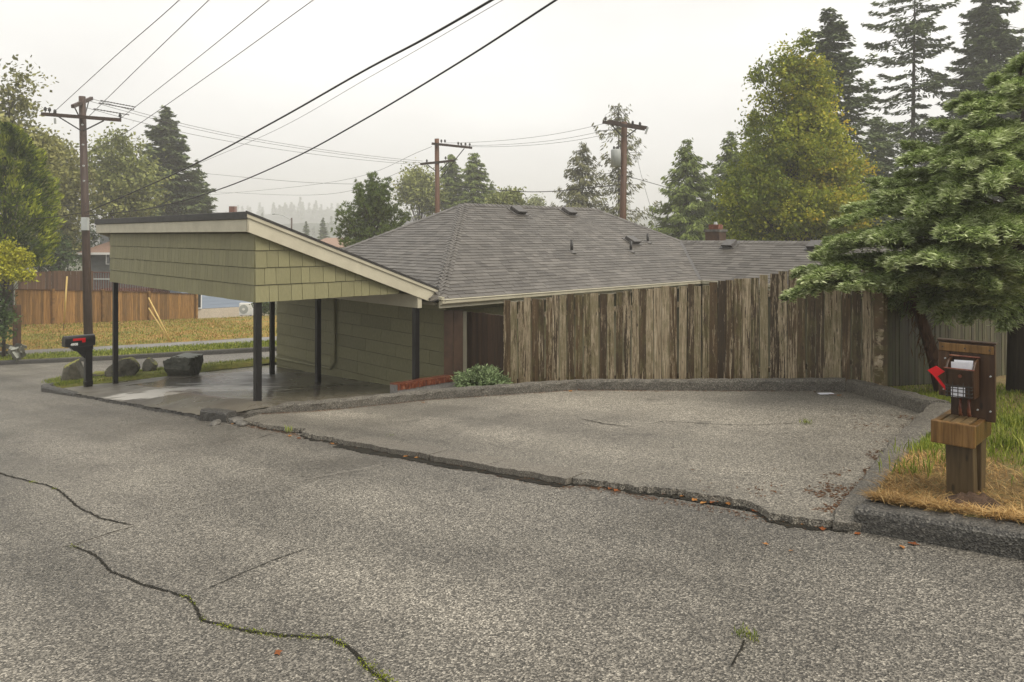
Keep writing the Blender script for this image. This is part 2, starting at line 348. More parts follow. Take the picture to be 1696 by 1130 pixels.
def leaf(name, stops, transl=.25, rough=.55, clump=.55, amp=(.62, 1.3)):
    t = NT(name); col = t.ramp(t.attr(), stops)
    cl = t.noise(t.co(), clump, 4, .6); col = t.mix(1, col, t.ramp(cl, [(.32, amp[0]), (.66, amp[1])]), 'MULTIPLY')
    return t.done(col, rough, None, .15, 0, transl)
MAT['cedar_leaf'] = leaf('blue_cedar', [(0, (0.034, 0.058, 0.011)), (.3, (0.129, 0.185, 0.047)), (.6, (0.319, 0.398, 0.146)), (1, (0.672, 0.728, 0.448))], .18, .6, 1.6, (.8, 1.15))
MAT['cedar_dead'] = leaf('dead_foliage', [(0, (.06, .03, .015)), (1, (.16, .075, .03))], .1)
MAT['birch_leaf'] = leaf('birch_leaf', [(0, (0.132, 0.176, 0.022)), (.5, (0.297, 0.330, 0.039)), (.82, (0.462, 0.429, 0.050)), (1, (0.660, 0.473, 0.055))], .35, .5, .5, (.7, 1.2))
MAT['arbor_leaf'] = leaf('arborvitae', [(0, (.026, .052, .009)), (.5, (.105, .15, .018)), (1, (.38, .42, .06))], .2, .5, .7)
MAT['yellow_leaf'] = leaf('yellow_leaf', [(0, (0.162, 0.180, 0.019)), (.5, (0.396, 0.396, 0.032)), (1, (0.720, 0.666, 0.081))], .3, .5, 1.0)
MAT['dark_leaf'] = leaf('dark_leaf', [(0, (0.025, 0.050, 0.016)), (1, (0.100, 0.154, 0.045))], .2, .5, .8)
MAT['willow_leaf'] = leaf('willow_leaf', [(0, (0.130, 0.144, 0.042)), (1, (0.374, 0.360, 0.130))], .25, .5, .4)
MAT['alder_leaf'] = leaf('alder_leaf', [(0, (0.130, 0.158, 0.042)), (1, (0.346, 0.360, 0.116))], .25, .5, .4)
MAT['fir_leaf'] = leaf('fir_needles', [(0, (0.054, 0.077, 0.034)), (1, (0.168, 0.210, 0.083))], .1, .6, .5, (.7, 1.2))
MAT['spruce_leaf'] = leaf('spruce_needles', [(0, (0.077, 0.084, 0.041)), (1, (0.222, 0.222, 0.105))], .1, .6, .5, (.7, 1.2))
MAT['cedar_tree_leaf'] = leaf('red_cedar_needles', [(0, (0.062, 0.095, 0.025)), (1, (0.240, 0.296, 0.076))], .15, .6, .5, (.7, 1.25))
MAT['pine_leaf'] = leaf('pine_needles', [(0, (0.044, 0.072, 0.018)), (1, (0.149, 0.206, 0.052))], .1, .6, .7, (.7, 1.2))
MAT['shrub_leaf'] = leaf('shrub_needles', [(0, (0.070, 0.119, 0.042)), (.6, (0.224, 0.294, 0.140)), (1, (0.420, 0.504, 0.294))], .15, .5, 3)
MAT['grass'] = leaf('grass_blades', [(0, (0.069, 0.106, 0.013)), (.6, (0.188, 0.237, 0.031)), (1, (0.350, 0.362, 0.075))], .3, .5, .8, (.75, 1.2))
MAT['straw'] = leaf('dry_straw', [(0, (.19, .10, .03)), (.6, (.40, .25, .09)), (1, (.56, .40, .18))], .25, .6, 1.2)
MAT['moss'] = leaf('moss', [(0, (0.112, 0.144, 0.013)), (1, (0.352, 0.400, 0.048))], .2, .7, 5)
MAT['dead_leaf'] = leaf('fallen_leaf', [(0, (.10, .03, .012)), (.6, (.23, .075, .022)), (1, (.42, .21, .06))], .15, .5, 6)
MAT['bark'] = wood('bark', (.018, .013, .009), (.04, .029, .02), (.07, .055, .04), .8)
MAT['bark_red'] = wood('bark_red', (.03, .014, .008), (.07, .034, .018), (.12, .062, .034), .8)
# ================================================================== the setting
def structure(o): o['kind'] = 'structure'; return o
# ground: one sheet to the horizon, following the slope of the street
def axis(lo, hi, fine_lo, fine_hi, st):
    a = [lo, lo * .6, lo * .35, lo * .18] if lo < fine_lo * 3 else [lo]
    a = sorted(set([x for x in a if x < fine_lo]))
    f = list(np.arange(fine_lo, fine_hi + .01, st))
    b = [hi * .12, hi * .25, hi * .5, hi]; b = [x for x in b if x > fine_hi]
    return a + f + b
gx = axis(-1500, 1500, -70, 70, 2.0); gy = axis(-1500, 2500, -40, 100, 2.0)
mb = MB(); ny = len(gy)
for x in gx:
    for y in gy: mb.V.append(Vector((x, y, terrain(x, y))))
for i in range(len(gx) - 1):
    for j in range(ny - 1): mb.F.append((i * ny + j, (i + 1) * ny + j, (i + 1) * ny + j + 1, i * ny + j + 1))
structure(mb.build('ground', MAT['ground'], smooth=True))
# street: our sloping street and the cross street at its foot, one plane of worn asphalt
mb = MB(); ss = list(np.arange(-40, 61, 1.0)); dd = list(np.arange(-18, 0.01, 1.0))
mb.grid(lambda a, b: SD(-40 + 100 * a, -18 + 18.02 * b), 100, 18)
street = structure(mb.build('street', MAT['street'], smooth=True))
mb = MB(); poly = [(18.05, 0.02), (33.6, 0.02), (30.95, 1.75), (26.5, 4.4), (22.2, 7.8), (12, 15.5), (8, 14), (14, 10), (18.05, 6)]
mb.add([SD(s, d, -.001) for s, d in poly], [tuple(range(len(poly)))])
structure(mb.build('cross_street', MAT['street']))
# parking pad with a broken asphalt lip along the street
lip = [(9.0, .06), (8.3, .0), (7.72, -.02), (7.35, .1), (7.14, -.07), (6.22, -.11), (4.61, -.08), (3.17, -.05), (2.44, -.04), (2.04, .01), (1.63, .06), (1.14, .14), (.82, .05), (.63, -.05), (.34, -.07), (0, -.03)]
front = []
for (s0, d0), (s1, d1) in zip(lip, lip[1:]):
    n = max(2, int(abs(s1 - s0) / .035))
    for k in range(n):
        t = k / n; s = lerp(s0, s1, t); rough = .03 if not (2.5 < s < 6.3) else .008
        front.append((s + random.uniform(-.008, .008), lerp(d0, d1, t) + random.uniform(-rough, rough) + .025 * math.sin(s * 9) * (1 if rough > .01 else .2)))
back = [(.0, .1), (.45, 2.3), (.5, 4.35), (2.05, 5.75), (5.95, 4.5), (7.5, 2.85), (8.3, 1.55), (9.3, .6)]
pad_poly = front + back
mb = MB(); n = len(pad_poly)
top = [SD(s, d, .055) for s, d in pad_poly]; bot = [SD(s, d - (.02 if i < len(front) else 0), -.08) for i, (s, d) in enumerate(pad_poly)]
mb.add(top + bot, [tuple(range(n))] + [(i, (i + 1) % n, n + (i + 1) % n, n + i) for i in range(n)])
pad = structure(mb.build('parking_pad', MAT['pad']))
# dark ribbon painting the shadow line at the foot of the lip
mb = MB(); gl = [(s, d) for s, d in front]
mb.add([SD(s, d + .01, .006) for s, d in gl] + [SD(s, d - (.145 if 2.5 < s < 6.1 else .02) - random.uniform(0, .04) - .02 * (1 + math.sin(s * 5)), .006) for s, d in gl], [(i, i + 1, len(gl) + i + 1, len(gl) + i) for i in range(len(gl) - 1)])
mb.build('lip_shadow', MAT['crack'], street)
# concrete edging slabs along the lip
cuts = [6.05, 5.3, 4.45, 3.55, 2.5]
for a, b in zip(cuts, cuts[1:]):
    mb = MB(); m = 14
    def es(i, w): s = lerp(a - .006, b + .006, i / m); return s, w + .015 * math.sin(s * 7) + random.uniform(-.014, .014)
    f0 = [es(i, -.13) for i in range(m + 1)]; f1 = [es(i, .17) for i in range(m + 1)]
    ring = f0 + f1[::-1]; k = len(ring)
    mb.add([SD(s, d, .061 + random.uniform(-.002, .003)) for s, d in ring] + [SD(s, d, -.05) for s, d in ring], [tuple(range(k))] + [(i, (i + 1) % k, k + (i + 1) % k, k + i) for i in range(k)])
    mb.build('edging_slab', MAT['edging'], pad)
# kerb sweep: path = [(s, d, width, height, top offset of base)], w to the side away from the pad
def sweep(name, pts, m, parent=None, step=.09, jit=.009, depth=.5, closed_ends=True):
    fine = []
    for (p0, p1) in zip(pts, pts[1:]):
        L = (p1[0] - p0[0]).length; k = max(2, int(L / step))
        for i in range(k): t = i / k; fine.append((p0[0].lerp(p1[0], t), lerp(p0[1], p1[1], t), lerp(p0[2], p1[2], t)))
    fine.append(pts[-1]); mb = MB(); N = len(fine); prof_n = 8
    for i, (p, w, h) in enumerate(fine):
        d = (fine[min(i + 1, N - 1)][0] - fine[max(i - 1, 0)][0]); d.z = 0; d.normalize(); s = Vector((-d.y, d.x, 0))
        r = min(.03, h * .4)
        prof = [(0, -.12), (.004, h * .5), (.006, h - r), (r, h), (w * .5, h + .004), (w - r, h), (w, h - r), (w, -depth)]
        chip = random.uniform(0, .035) if random.random() < .10 else 0
        prof = [(a_, b_ - (chip if k_ in (2, 3) else 0)) for k_, (a_, b_) in enumerate(prof)]
        for a, b in prof: mb.V.append(p + s * (a + random.uniform(-jit, jit)) + Z3 * (b + random.uniform(-jit, jit)))
    for i in range(N - 1):
        for k in range(prof_n - 1): a = i * prof_n + k; mb.F.append((a, a + 1, a + prof_n + 1, a + prof_n))
    mb.F.append(tuple(range(prof_n))); mb.F.append(tuple((N - 1) * prof_n + k for k in range(prof_n))[::-1])
    return mb.build(name, m, parent, smooth=False)
po = .05
left_leg = [(SD(9.62, .16, po), .14, .015), (SD(9.2, .46, po), .15, .06), (SD(8.95, .66, po), .16, .135), (SD(8.3, 1.27, po), .16, .15), (SD(7.55, 2.54, po), .16, .15), (SD(5.89, 4.2, po), .16, .16), (SD(4.2, 4.75, po), .17, .165), (SD(2.08, 5.47, po), .18, .17)]
k1 = structure(sweep('pad_kerb', left_leg, MAT['kerb']))
k2 = structure(sweep('pad_kerb', [(SD(2.08, 5.47, po), .2, .17), (SD(1.3, 4.73, po), .24, .175), (SD(.66, 4.08, po), .28, .17)], MAT['kerb']))
k3 = structure(sweep('pad_kerb', [(SD(.64, 4.12, po), .33, .165), (SD(.5, 2.32, po), .32, .12), (SD(.3, .9, po), .30, .085), (SD(.20, .1, po), .27, .05), (SD(.14, -.06, po), .22, .02)], MAT['kerb']))
# street kerb running off to the right, dark and wet
structure(sweep('street_kerb', [(SD(.02, .0, -.0), .27, .155), (SD(-2, .0, 0), .27, .165), (SD(-6, 0, 0), .27, .165), (SD(-14, 0, 0), .27, .165)], MAT['kerb_dark'], step=.08, jit=.007))
structure(sweep('street_kerb', [(SD(9.95, -.2, 0), .2, .17), (SD(9.3, -.08, 0), .2, .15)], MAT['kerb_dark'], step=.08, jit=.008, depth=.2))
structure(sweep('street_kerb', [(SD(18.9, .3, 0), .2, .14), (SD(18.75, -.12, 0), .2, .14), (SD(18.3, -.22, 0), .2, .13), (SD(16.6, -.16, 0), .18, .08), (SD(16.2, -.12, 0), .16, .03)], MAT['kerb_dark'], step=.1))
# carport floor and apron, warped to the street edge
uvA = SDxy(9.36, .43); uvB = SDxy(5.97, 4.30)
def uv_of(p): q = Vector((p[0], p[1])) - C0; return q.dot(A_), q.dot(B_)
ua, va = uv_of(uvA); ub, vb = uv_of(uvB)
def floor_z(u, v):
    vv = clamp(v, 0, 8.75) / 8.75; z0 = lerp(-2.72, -3.63, vv); z1 = lerp(-3.25, -3.66, vv)
    if u >= 0: return lerp(z0, z1, clamp(u / 4.2, 0, 1))
    p = C0 + A_ * u + B_ * v; s, d = sd(p.x, p.y); p0 = C0 + B_ * v; s0, d0 = sd(p0.x, p0.y)
    t = clamp(d / max(d0, .05), 0, 1); return lerp(R(s, 0) + .055, z0, t)
def u_edge(v, dd=-.1):           # where the line v = const meets the street edge
    p = C0 + B_ * v; d0 = sd(p.x, p.y)[1]; return (dd - d0) / A_.dot(N_)
def u_start(v):
    return max(u_edge(v), ua + (ub - ua) * (v - va) / (vb - va)) if v < va + .6 else u_edge(v)
def floor_pt(a, b):             # a: 0 street edge or pad kerb .. 1 house wall, b: 0 near .. 1 far
    v = lerp(vb - .2, 8.2, b); u0 = u_start(v); u = lerp(min(u0, 4.3), 4.35, a)
    if a == 0 and v > va: u += random.uniform(-.03, .03)
    p = C0 + A_ * u + B_ * v; return Vector((p.x, p.y, floor_z(u, v)))
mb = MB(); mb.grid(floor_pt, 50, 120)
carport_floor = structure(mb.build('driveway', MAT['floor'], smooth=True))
mb = MB(); pts = [(s, -.13 + .03 * math.sin(s * 3) + random.uniform(-.03, .03)) for s in np.arange(10.0, 17.9, .06)]
mb.add([SD(s, d + .02, .05) for s, d in pts] + [SD(s, d, -.06) for s, d in pts], [(i, i + 1, len(pts) + i + 1, len(pts) + i) for i in range(len(pts) - 1)])
mb.build('broken_edge', MAT['kerb_dark'], carport_floor)
# rubble where the kerb has broken up
def rock(name, m, c, size, seed, rz=0, planes=16, dmin=.55, parent=None, sub=3, blocky=False):
    r = random.Random(seed); bm = bmesh.new(); bmesh.ops.create_icosphere(bm, subdivisions=sub, radius=1)
    pl = []
    for i in range(planes):
        nn = Vector((r.gauss(0, 1), r.gauss(0, 1), r.gauss(0, .9))).normalized(); pl.append((nn, r.uniform(dmin, .92)))
    if blocky:
        for a in range(4): t_ = a * math.pi / 2 + r.uniform(-.35, .35); pl.append((Vector((math.cos(t_), math.sin(t_), r.uniform(-.35, .15))).normalized(), r.uniform(.55, .72)))
    pl.append((Vector((r.uniform(-.15, .15), r.uniform(-.3, 0), 1)).normalized(), .62 if blocky else .8))
    for v in bm.verts:
        k = 1.0
        for nn, d in pl:
            q = v.co.dot(nn)
            if q > 1e-6: k = min(k, d / q)
        v.co = v.co * min(k, 1.0) * r.uniform(.98, 1.02)
    M = Matrix.Translation(c) @ Matrix.Rotation(rz, 4, 'Z') @ Matrix.Diagonal((size[0], size[1], size[2], 1))
    bm.transform(Matrix.Rotation(rz, 4, 'Z') @ Matrix.Diagonal((size[0], size[1], size[2], 1)))
    me = bpy.data.meshes.new(name); bm.to_mesh(me); bm.free(); me.materials.append(m)
    o = bpy.data.objects.new(name, me); COL.objects.link(o); put(o, parent, Vector(c)); return o
chunks = [((9.12, -.02), (.16, .11, .075), 'larger upright lump of broken concrete beside the kerb end'), ((9.28, -.24), (.19, .09, .045), 'flat pale slab of broken concrete lying in the gutter'),
          ((8.88, -.06), (.13, .08, .06), 'dark lump of broken asphalt next to the pad corner'), ((8.72, -.1), (.09, .07, .05), 'small lump of broken asphalt at the pad corner')]
for i, ((s, d), sz, lb) in enumerate(chunks):
    tag(rock('concrete_chunk', MAT['rubble'], SD(s, d, sz[2] * .5), sz, 40 + i, random.uniform(0, 3), sub=2), lb, 'concrete', 'broken kerb pieces')
# grass island with boulders beyond the carport
isl = [(18.0, .2), (18.45, -.02), (18.95, .1), (20.2, .45), (20.75, 1.1), (20.4, 2.0), (19.5, 2.8), (19.3, 4.0), (18.5, 6.0), (18.05, 6.2)]
isl2 = []
for (a, b) in zip(isl, isl[1:] + isl[:1]):
    for k in range(8): t = k / 8; isl2.append((lerp(a[0], b[0], t) + random.uniform(-.05, .05), lerp(a[1], b[1], t) + random.uniform(-.05, .05)))
mb = MB(); n = len(isl2); cs = (19.0, 1.6)
rings = [1.0, .85, .5, .0]; hs = [-.02, .10, .13, .14]
for rr, hh in zip(rings, hs):
    for s, d in isl2: mb.V.append(SD(lerp(cs[0], s, rr), lerp(cs[1], d, rr), hh + (random.uniform(-.015, .015) if rr < 1 else 0)))
for k in range(3):
    for i in range(n): j = (i + 1) % n; mb.F.append((k * n + i, k * n + j, (k + 1) * n + j, (k + 1) * n + i))
structure(mb.build('grass_island', MAT['verge'], smooth=True))
# far side: kerb, verge, sidewalk slabs, lawn
K = [SD(40, -5.0), SD(33.8, 0), SD(30.93, 1.73), SD(26.53, 4.37), SD(22.22, 7.78), SD(14.5, 13.9), SD(6, 20.5)]
structure(sweep('far_kerb', [(p, .18, .15) for p in K], MAT['kerb_dark'], step=.5, jit=.004))
def off_line(line, o, dz):
    out = []
    for i, p in enumerate(line):
        d = line[min(i + 1, len(line) - 1)] - line[max(i - 1, 0)]; d.z = 0; d.normalize(); s = Vector((-d.y, d.x, 0)); out.append(p + s * o + Z3 * dz)
    return out
def strip(mb, a, b, n):
    for (p0, p1, q0, q1) in zip(a, a[1:], b, b[1:]):
        mb.grid(lambda x, y: p0.lerp(p1, x).lerp(q0.lerp(q1, x), y) + Z3 * random.uniform(-.008, .008), n, 4)
vg0 = off_line(K, .1, .14); vg1 = off_line(K, 1.55, .16); w1 = off_line(K, 3.05, .17)
mb = MB(); strip(mb, vg0, vg1, 12); structure(mb.build('verge', MAT['verge'], smooth=True))
walk = MB(); strip(walk, off_line(K, 1.5, .06), off_line(K, 3.1, .07), 2); walk = structure(walk.build('sidewalk', MAT['crack']))
for (p0, p1, q0, q1) in list(zip(vg1, vg1[1:], w1, w1[1:]))[1:5]:
    L = (p1 - p0).length; k = max(1, round(L / 1.5))
    for i in range(k):
        a, b = (i + .008) / k, (i + .992) / k; mb = MB(); dz = Z3 * random.uniform(0, .012)
        t4 = [p0.lerp(p1, a) + dz, p0.lerp(p1, b) + dz, q0.lerp(q1, b) + dz, q0.lerp(q1, a) + dz]
        mb.box8([p - Z3 * .1 for p in t4] + t4); mb.build('sidewalk_slab', MAT['walk'], walk)
lawn_f = w1; lawn_b = [P(-420, 538, 38), P(-160, 538, 37), P(0, 538, 36.3), P(150, 534.5, 42), P(324, 528.5, 48.5), P(470, 522, 51), P(640, 520, 52)]
mb = MB()
for (p0, p1, q0, q1) in zip(lawn_f, lawn_f[1:], lawn_b, lawn_b[1:]):
    mb.grid(lambda x, y: p0.lerp(p1, x).lerp(q0.lerp(q1, x), y) + Z3 * (random.uniform(-.02, .02) + .12 * math.sin(math.pi * y)), 14, 14)
lawn = structure(mb.build('lawn', MAT['lawn'], smooth=True))
# yard to the right of the pad: a grass bank falling to the side fence
def yard_z(s, d): return R(s, 0) + .165 - .085 * max(0, d - 3) + .03 * math.sin(s * 2.3 + d) * min(1, d)
def yard_right(d): return -.07 + .1 * d if d < 4.35 else .36 + (d - 4.35) * .95
mb = MB(); nd_, ns_ = 70, 60
for i in range(nd_ + 1):
    d = .2 + 17 * (i / nd_) ** 1.4
    for j in range(ns_ + 1):
        s1 = min(yard_right(d) + .05, 3.2); s = lerp(-9, s1, (j / ns_) ** .7)
        mb.V.append(SDxy(s, d).to_3d() + Z3 * (yard_z(s, d) + random.uniform(-.012, .012)))
for i in range(nd_):
    for j in range(ns_): a = i * (ns_ + 1) + j; mb.F.append((a, a + 1, a + ns_ + 2, a + ns_ + 1))
yard = structure(mb.build('yard', MAT['yard'], smooth=True))
# strip of soil between the pad kerb and the fence
mb = MB(); a = [SD(1.4, 5.2, .12), SD(2.2, 5.75, .1), SD(4.2, 5.0, .05), SD(5.9, 4.45, -.02), SD(7.4, 2.9, -.2)]; b = [p + N3 * 1.3 - Z3 * .3 for p in a]
strip(mb, a, b, 8); structure(mb.build('soil_strip', MAT['yard'], smooth=True))
# hills behind everything, fading into the rain
def hill(name, pts, Z, depth, seed):
    r = random.Random(seed); mb = MB(); m = 90
    xs = [lerp(pts[0][0], pts[-1][0], i / m) for i in range(m + 1)]; hs = []
    for x in xs:
        for (x0, y0), (x1, y1) in zip(pts, pts[1:]):
            if x0 <= x <= x1: y = lerp(y0, y1, (x - x0) / (x1 - x0))
        hs.append((390 - y) / F * Z + r.uniform(-.6, .6))
    rows = [(-depth, -1.0), (-depth * .5, .55), (0, 1.0), (depth, .3), (depth * 2, -1.0)]
    for k, (dz, f) in enumerate(rows):
        for x, h in zip(xs, hs): mb.V.append(Vector(((x - 848) / F * Z * (1 + dz / Z * .2), Z + dz, lerp(-9, h, (f + 1) / 2) if f > -1 else -9)))
    for k in range(len(rows) - 1):
        for i in range(m): a = k * (m + 1) + i; mb.F.append((a, a + 1, a + m + 2, a + m + 1))
    return structure(mb.build(name, MAT['hill'], smooth=True)), xs, hs
H1 = hill('hill', [(-900, 352), (-200, 356), (150, 362), (330, 366), (420, 358), (520, 346), (620, 352), (700, 360), (900, 372), (1010, 366), (1090, 350), (1300, 338), (1700, 330), (2600, 330)], 850, 90, 3)
H2 = hill('hill', [(-900, 372), (300, 374), (470, 371), (620, 370), (900, 378), (1060, 372), (1500, 360), (2600, 350)], 480, 60, 4)
# ------------------------------------------------------------------ cracks, seam, moss and debris
def ribbon(name, pix, w, m, parent, h=.006, off=0, jit=.5, spread=None):
    pts = []
    for (a, b) in zip(pix, pix[1:]):
        pa, pb = G(*a, off=off), G(*b, off=off); k = max(2, int((pb - pa).length / .03))
        for i in range(k): pts.append(pa.lerp(pb, i / k))
    pts.append(G(*pix[-1], off=off)); mb = MB(); n = len(pts); wob = 0
    for i, p in enumerate(pts):
        d = pts[min(i + 1, n - 1)] - pts[max(i - 1, 0)]; d.z = 0; d.normalize(); s = Vector((d.y, -d.x, 0)); f = min(1, i / 6, (n - 1 - i) / 6) if n > 12 else 1
        wob = .8 * wob + random.uniform(-.012, .012) * jit
        a = w * .5 * random.uniform(.35, 1.4) * f + .001; b = w * .5 * random.uniform(.35, 1.4) * f + .001
        mb.V += [p + s * (wob + a) + Z3 * h, p + s * (wob - b) + Z3 * h]
    for i in range(n - 1): mb.F.append((2 * i, 2 * i + 1, 2 * i + 3, 2 * i + 2))
    mb.build(name, m, parent); return pts
cr1 = ribbon('crack', [(-60, 770), (0, 785), (45, 797), (75, 803), (100, 815), (130, 840), (170, 860), (222, 872)], .020, MAT['crack'], street)
cr2 = ribbon('crack', [(118, 904), (155, 920), (180, 945), (230, 968), (310, 990), (325, 1005), (337, 1028), (380, 1040), (470, 1055), (545, 1057), (580, 1075), (605, 1100), (640, 1130), (665, 1160)], .016, MAT['crack'], street)
ribbon('crack', [(325, 985), (380, 960), (450, 930), (520, 905)], .008, MAT['crack'], street, jit=.3)
ribbon('crack', [(80, 912), (118, 904), (222, 872)], .010, MAT['crack'], street, jit=.2)
ribbon('crack', [(425, 728), (440, 722), (462, 718)], .012, MAT['crack'], street, jit=.3)
ribbon('crack', [(1210, 1105), (1228, 1075), (1232, 1062)], .008, MAT['crack'], street, jit=.3)
ribbon('seam', [(120, 904), (222, 871), (340, 835), (480, 800), (560, 784), (640, 770)], .055, MAT['seam'], street, h=.004, jit=.4)
ribbon('crack', [(960, 694), (1000, 702), (1045, 708)], .016, MAT['crack'], pad, off=.055, jit=.6)
ribbon('crack', [(1075, 703), (1098, 698), (1180, 703), (1255, 705), (1330, 701)], .010, MAT['crack'], pad, off=.055, jit=.6)
ribbon('crack', [(1080, 672), (1120, 669)], .010, MAT['crack'], pad, off=.055, jit=.6)
# ================================================================== house
EU, EV, EZ = 3.45, -.40, -1.236         # near eave corner of the roof in house axes
SL = 2.064 / 3.9                        # roof slope
house = thing('house', 'low olive green house with grey shingled hip roof behind the carport and fence', 'house', UV(EU + 6, EV + 4, -3.6))
mb = MB()                                # wall core
wu0, wu1, wv0, wv1 = EU + .75, EU + 12.3, EV + .7, EV + 8.1
mb.prism([UV(wu0, wv0, -4.2), UV(wu1, wv0, -4.2), UV(wu1, wv1, -4.2), UV(wu0, wv1, -4.2)], Z3 * (4.2 + EZ - .01))
mb.prism([UV(EU + 9.8, wv0 - 6.5, -4.2), UV(EU + 12.2, wv0 - 6.5, -4.2), UV(EU + 12.2, wv0 + .01, -4.2), UV(EU + 9.8, wv0 + .01, -4.2)], Z3 * (4.2 + EZ - .012))
wall = mb.build('wall', MAT['soffit'], house)
EXP = .285
def board_mesh(nm, m):                   # unit lap board: x 0..1 along, z 0..1 up, y = outward, thick at the foot
    b = MB(); b.box8([(0, 0, 0), (1, 0, 0), (1, .034, 0), (0, .034, 0), (0, 0, 1), (1, 0, 1), (1, .020, 1), (0, .020, 1)]); return b.mesh(nm, m)
BM = board_mesh('siding_board', MAT['shake']); SM = board_mesh('shake', MAT['shake'])
z = EZ - .02
for k in range(10):
    z0 = z - EXP
    v = wv0 + random.uniform(-.9, 0); ends = []
    while v < wv1:
        a = max(v, wv0 - .02); b = min(v + 1.22, wv1); v += 1.22
        if b - a > .05: inst('siding_board', BM, wall, frame(UV(wu0 - .0, b, z0), -B3 * (b - a - .005), -A3, Z3 * (EXP - .014)))
    if k < 4:
        u = wu0 + random.uniform(-.9, 0)
        while u < wu0 + 3:
            a = max(u, wu0 - .02); b = u + 1.22; u += 1.22
            inst('siding_board', BM, wall, frame(UV(a, wv0, z0), A3 * (b - a - .005), -B3, Z3 * (EXP - .014)))
    z -= EXP
# roof planes
def roof_pt(u, v): return Vector((UV(EU + u, EV + v).x, UV(EU + u, EV + v).y, 0))
def hz(u, v, plane):
    return EZ + SL * {'front': v, 'left': u, 'wing': u - 9.05, 'back': 7.8 - v, 'right': 13.1 - u}[plane]
def RP(u, v, plane, up=0): p = roof_pt(u, v); p.z = hz(u, v, plane) + up; return p
mb = MB()                                # solid deck just under the shingles
q = lambda u, v, z: Vector((roof_pt(u, v).x, roof_pt(u, v).y, z)); zr = EZ + SL * 3.9; zw = EZ + SL * 2.0
mb.add([q(0, 0, EZ), q(13.1, 0, EZ), q(13.1, 7.8, EZ), q(0, 7.8, EZ), q(3.9, 3.9, zr), q(9.2, 3.9, zr)], [(0, 1, 5, 4), (1, 2, 5), (2, 3, 4, 5), (3, 0, 4), (3, 2, 1, 0)])
mb.add([q(9.05, -7.5, EZ + .002), q(13.05, -7.5, EZ + .002), q(13.05, 2.0, EZ + .002), q(9.05, 0.0, EZ + .002), q(11.05, -7.5, zw), q(11.05, 2.0, zw), q(9.05, 0.0, EZ + .002)], [(0, 4, 5, 3), (1, 2, 5, 4), (0, 1, 4), (0, 3, 2, 1)])
roof = mb.build('roof', MAT['shingle'], house)
# shingles: courses up each visible slope
pieces = []                              # (matrix, depth)
CO = .128; cosr = 1 / math.sqrt(1 + SL * SL)
def lay(plane, lo, hi, run_max, along, inward, conv):
    k = 0
    while True:
        r0 = k * CO * cosr; k += 1
        if r0 > run_max: break
        a0, a1 = lo(r0), hi(r0)
        x = a0 - random.uniform(0, .3)
        while x < a1:
            wdt = random.choice((.18, .24, .3, .34)); s0, s1 = max(x, a0), min(x + wdt, a1); x += wdt
            if s1 - s0 < .03: continue
            o = conv(s0, r0); c = conv(s0, min(r0 + CO * cosr * 1.25, run_max + .02)); sl = c - o
            al = conv(s1, r0) - o; nn = al.cross(sl).normalized()
            if nn.z < 0: nn = -nn
            pieces.append((frame(o + nn * .003, al * .985, sl, nn * random.uniform(.8, 1.2)), o))
lay('front', lambda r: r, lambda r: min(9.05 + r, 13.1 - r), 3.88, None, None, lambda a, r: RP(a, r, 'front'))
lay('left', lambda r: r, lambda r: 7.8 - r, 3.88, None, None, lambda a, r: RP(r, a, 'left'))
lay('wing', lambda r: -7.4, lambda r: r, 1.98, None, None, lambda a, r: RP(9.05 + r, a, 'wing'))
sb = MB(); sb.box8([(0, 0, 0), (1, 0, 0), (1, 1, -.002), (0, 1, -.002), (0, 0, .014), (1, 0, .014), (1, 1, .003), (0, 1, .003)]); SH = sb.mesh('shingle', MAT['shingle'])
pieces.sort(key=lambda t: t[1].y + .25 * abs(t[1].x))
vis = [p for p in pieces if p[1].y > 14.6]
for M, o in vis[:300]: inst('shingle', SH, roof, M)
base = [v.co.copy() for v in SH.vertices]; fcs = [tuple(p.vertices) for p in SH.polygons]
rest = vis[300:]; V = []; Rr = []
for M, o in rest:
    w = [M @ c for c in base]; r = random.random()
    for f in fcs: V.append([w[i] for i in f]); Rr.append(r)
quads('shingles', np.array(V), MAT['shingle'], roof, Rr, 'stuff')
# hip and ridge caps
def caps(p0, p1, n1, n2, name='hip_cap', w=.15, st=.16):
    d = (p1 - p0); L = d.length; d.normalize(); k = int(L / st)
    for i in range(k):
        a = p0 + d * (i * st); b = a + d * (st * 1.5); up0, up1 = .026, .012; s1 = n1.cross(d).normalized(); s2 = -n2.cross(d).normalized()
        if s1.z > 0: s1 = -s1
        if s2.z > 0: s2 = -s2
        m = MB(); m.add([a + s1 * w + n1 * up0, a + Z3 * (up0 + .004), a + s2 * w + n2 * up0, b + s1 * w + n1 * up1, b + Z3 * (up1 + .004), b + s2 * w + n2 * up1, a + s1 * w, a, a + s2 * w],
              [(0, 1, 4, 3), (1, 2, 5, 4), (0, 6, 7, 1), (1, 7, 8, 2)])
        m.build(name, MAT['shingle'], roof)
nF = (-B3 * SL + Z3).normalized(); nL = (-A3 * SL + Z3).normalized(); nBk = (B3 * SL + Z3).normalized(); nRt = (A3 * SL + Z3).normalized()
caps(q(0, 0, EZ), q(3.9, 3.9, zr), nL, nF); caps(q(0, 7.8, EZ), q(3.9, 3.9, zr), nL, nBk); caps(q(3.9, 3.9, zr), q(9.2, 3.9, zr), nF, nBk, 'ridge_cap')
caps(q(13.1, 0, EZ), q(9.2, 3.9, zr), nF, nRt); caps(q(11.05, -7.4, zw), q(11.05, 2.0, zw), nL, nRt, 'ridge_cap')
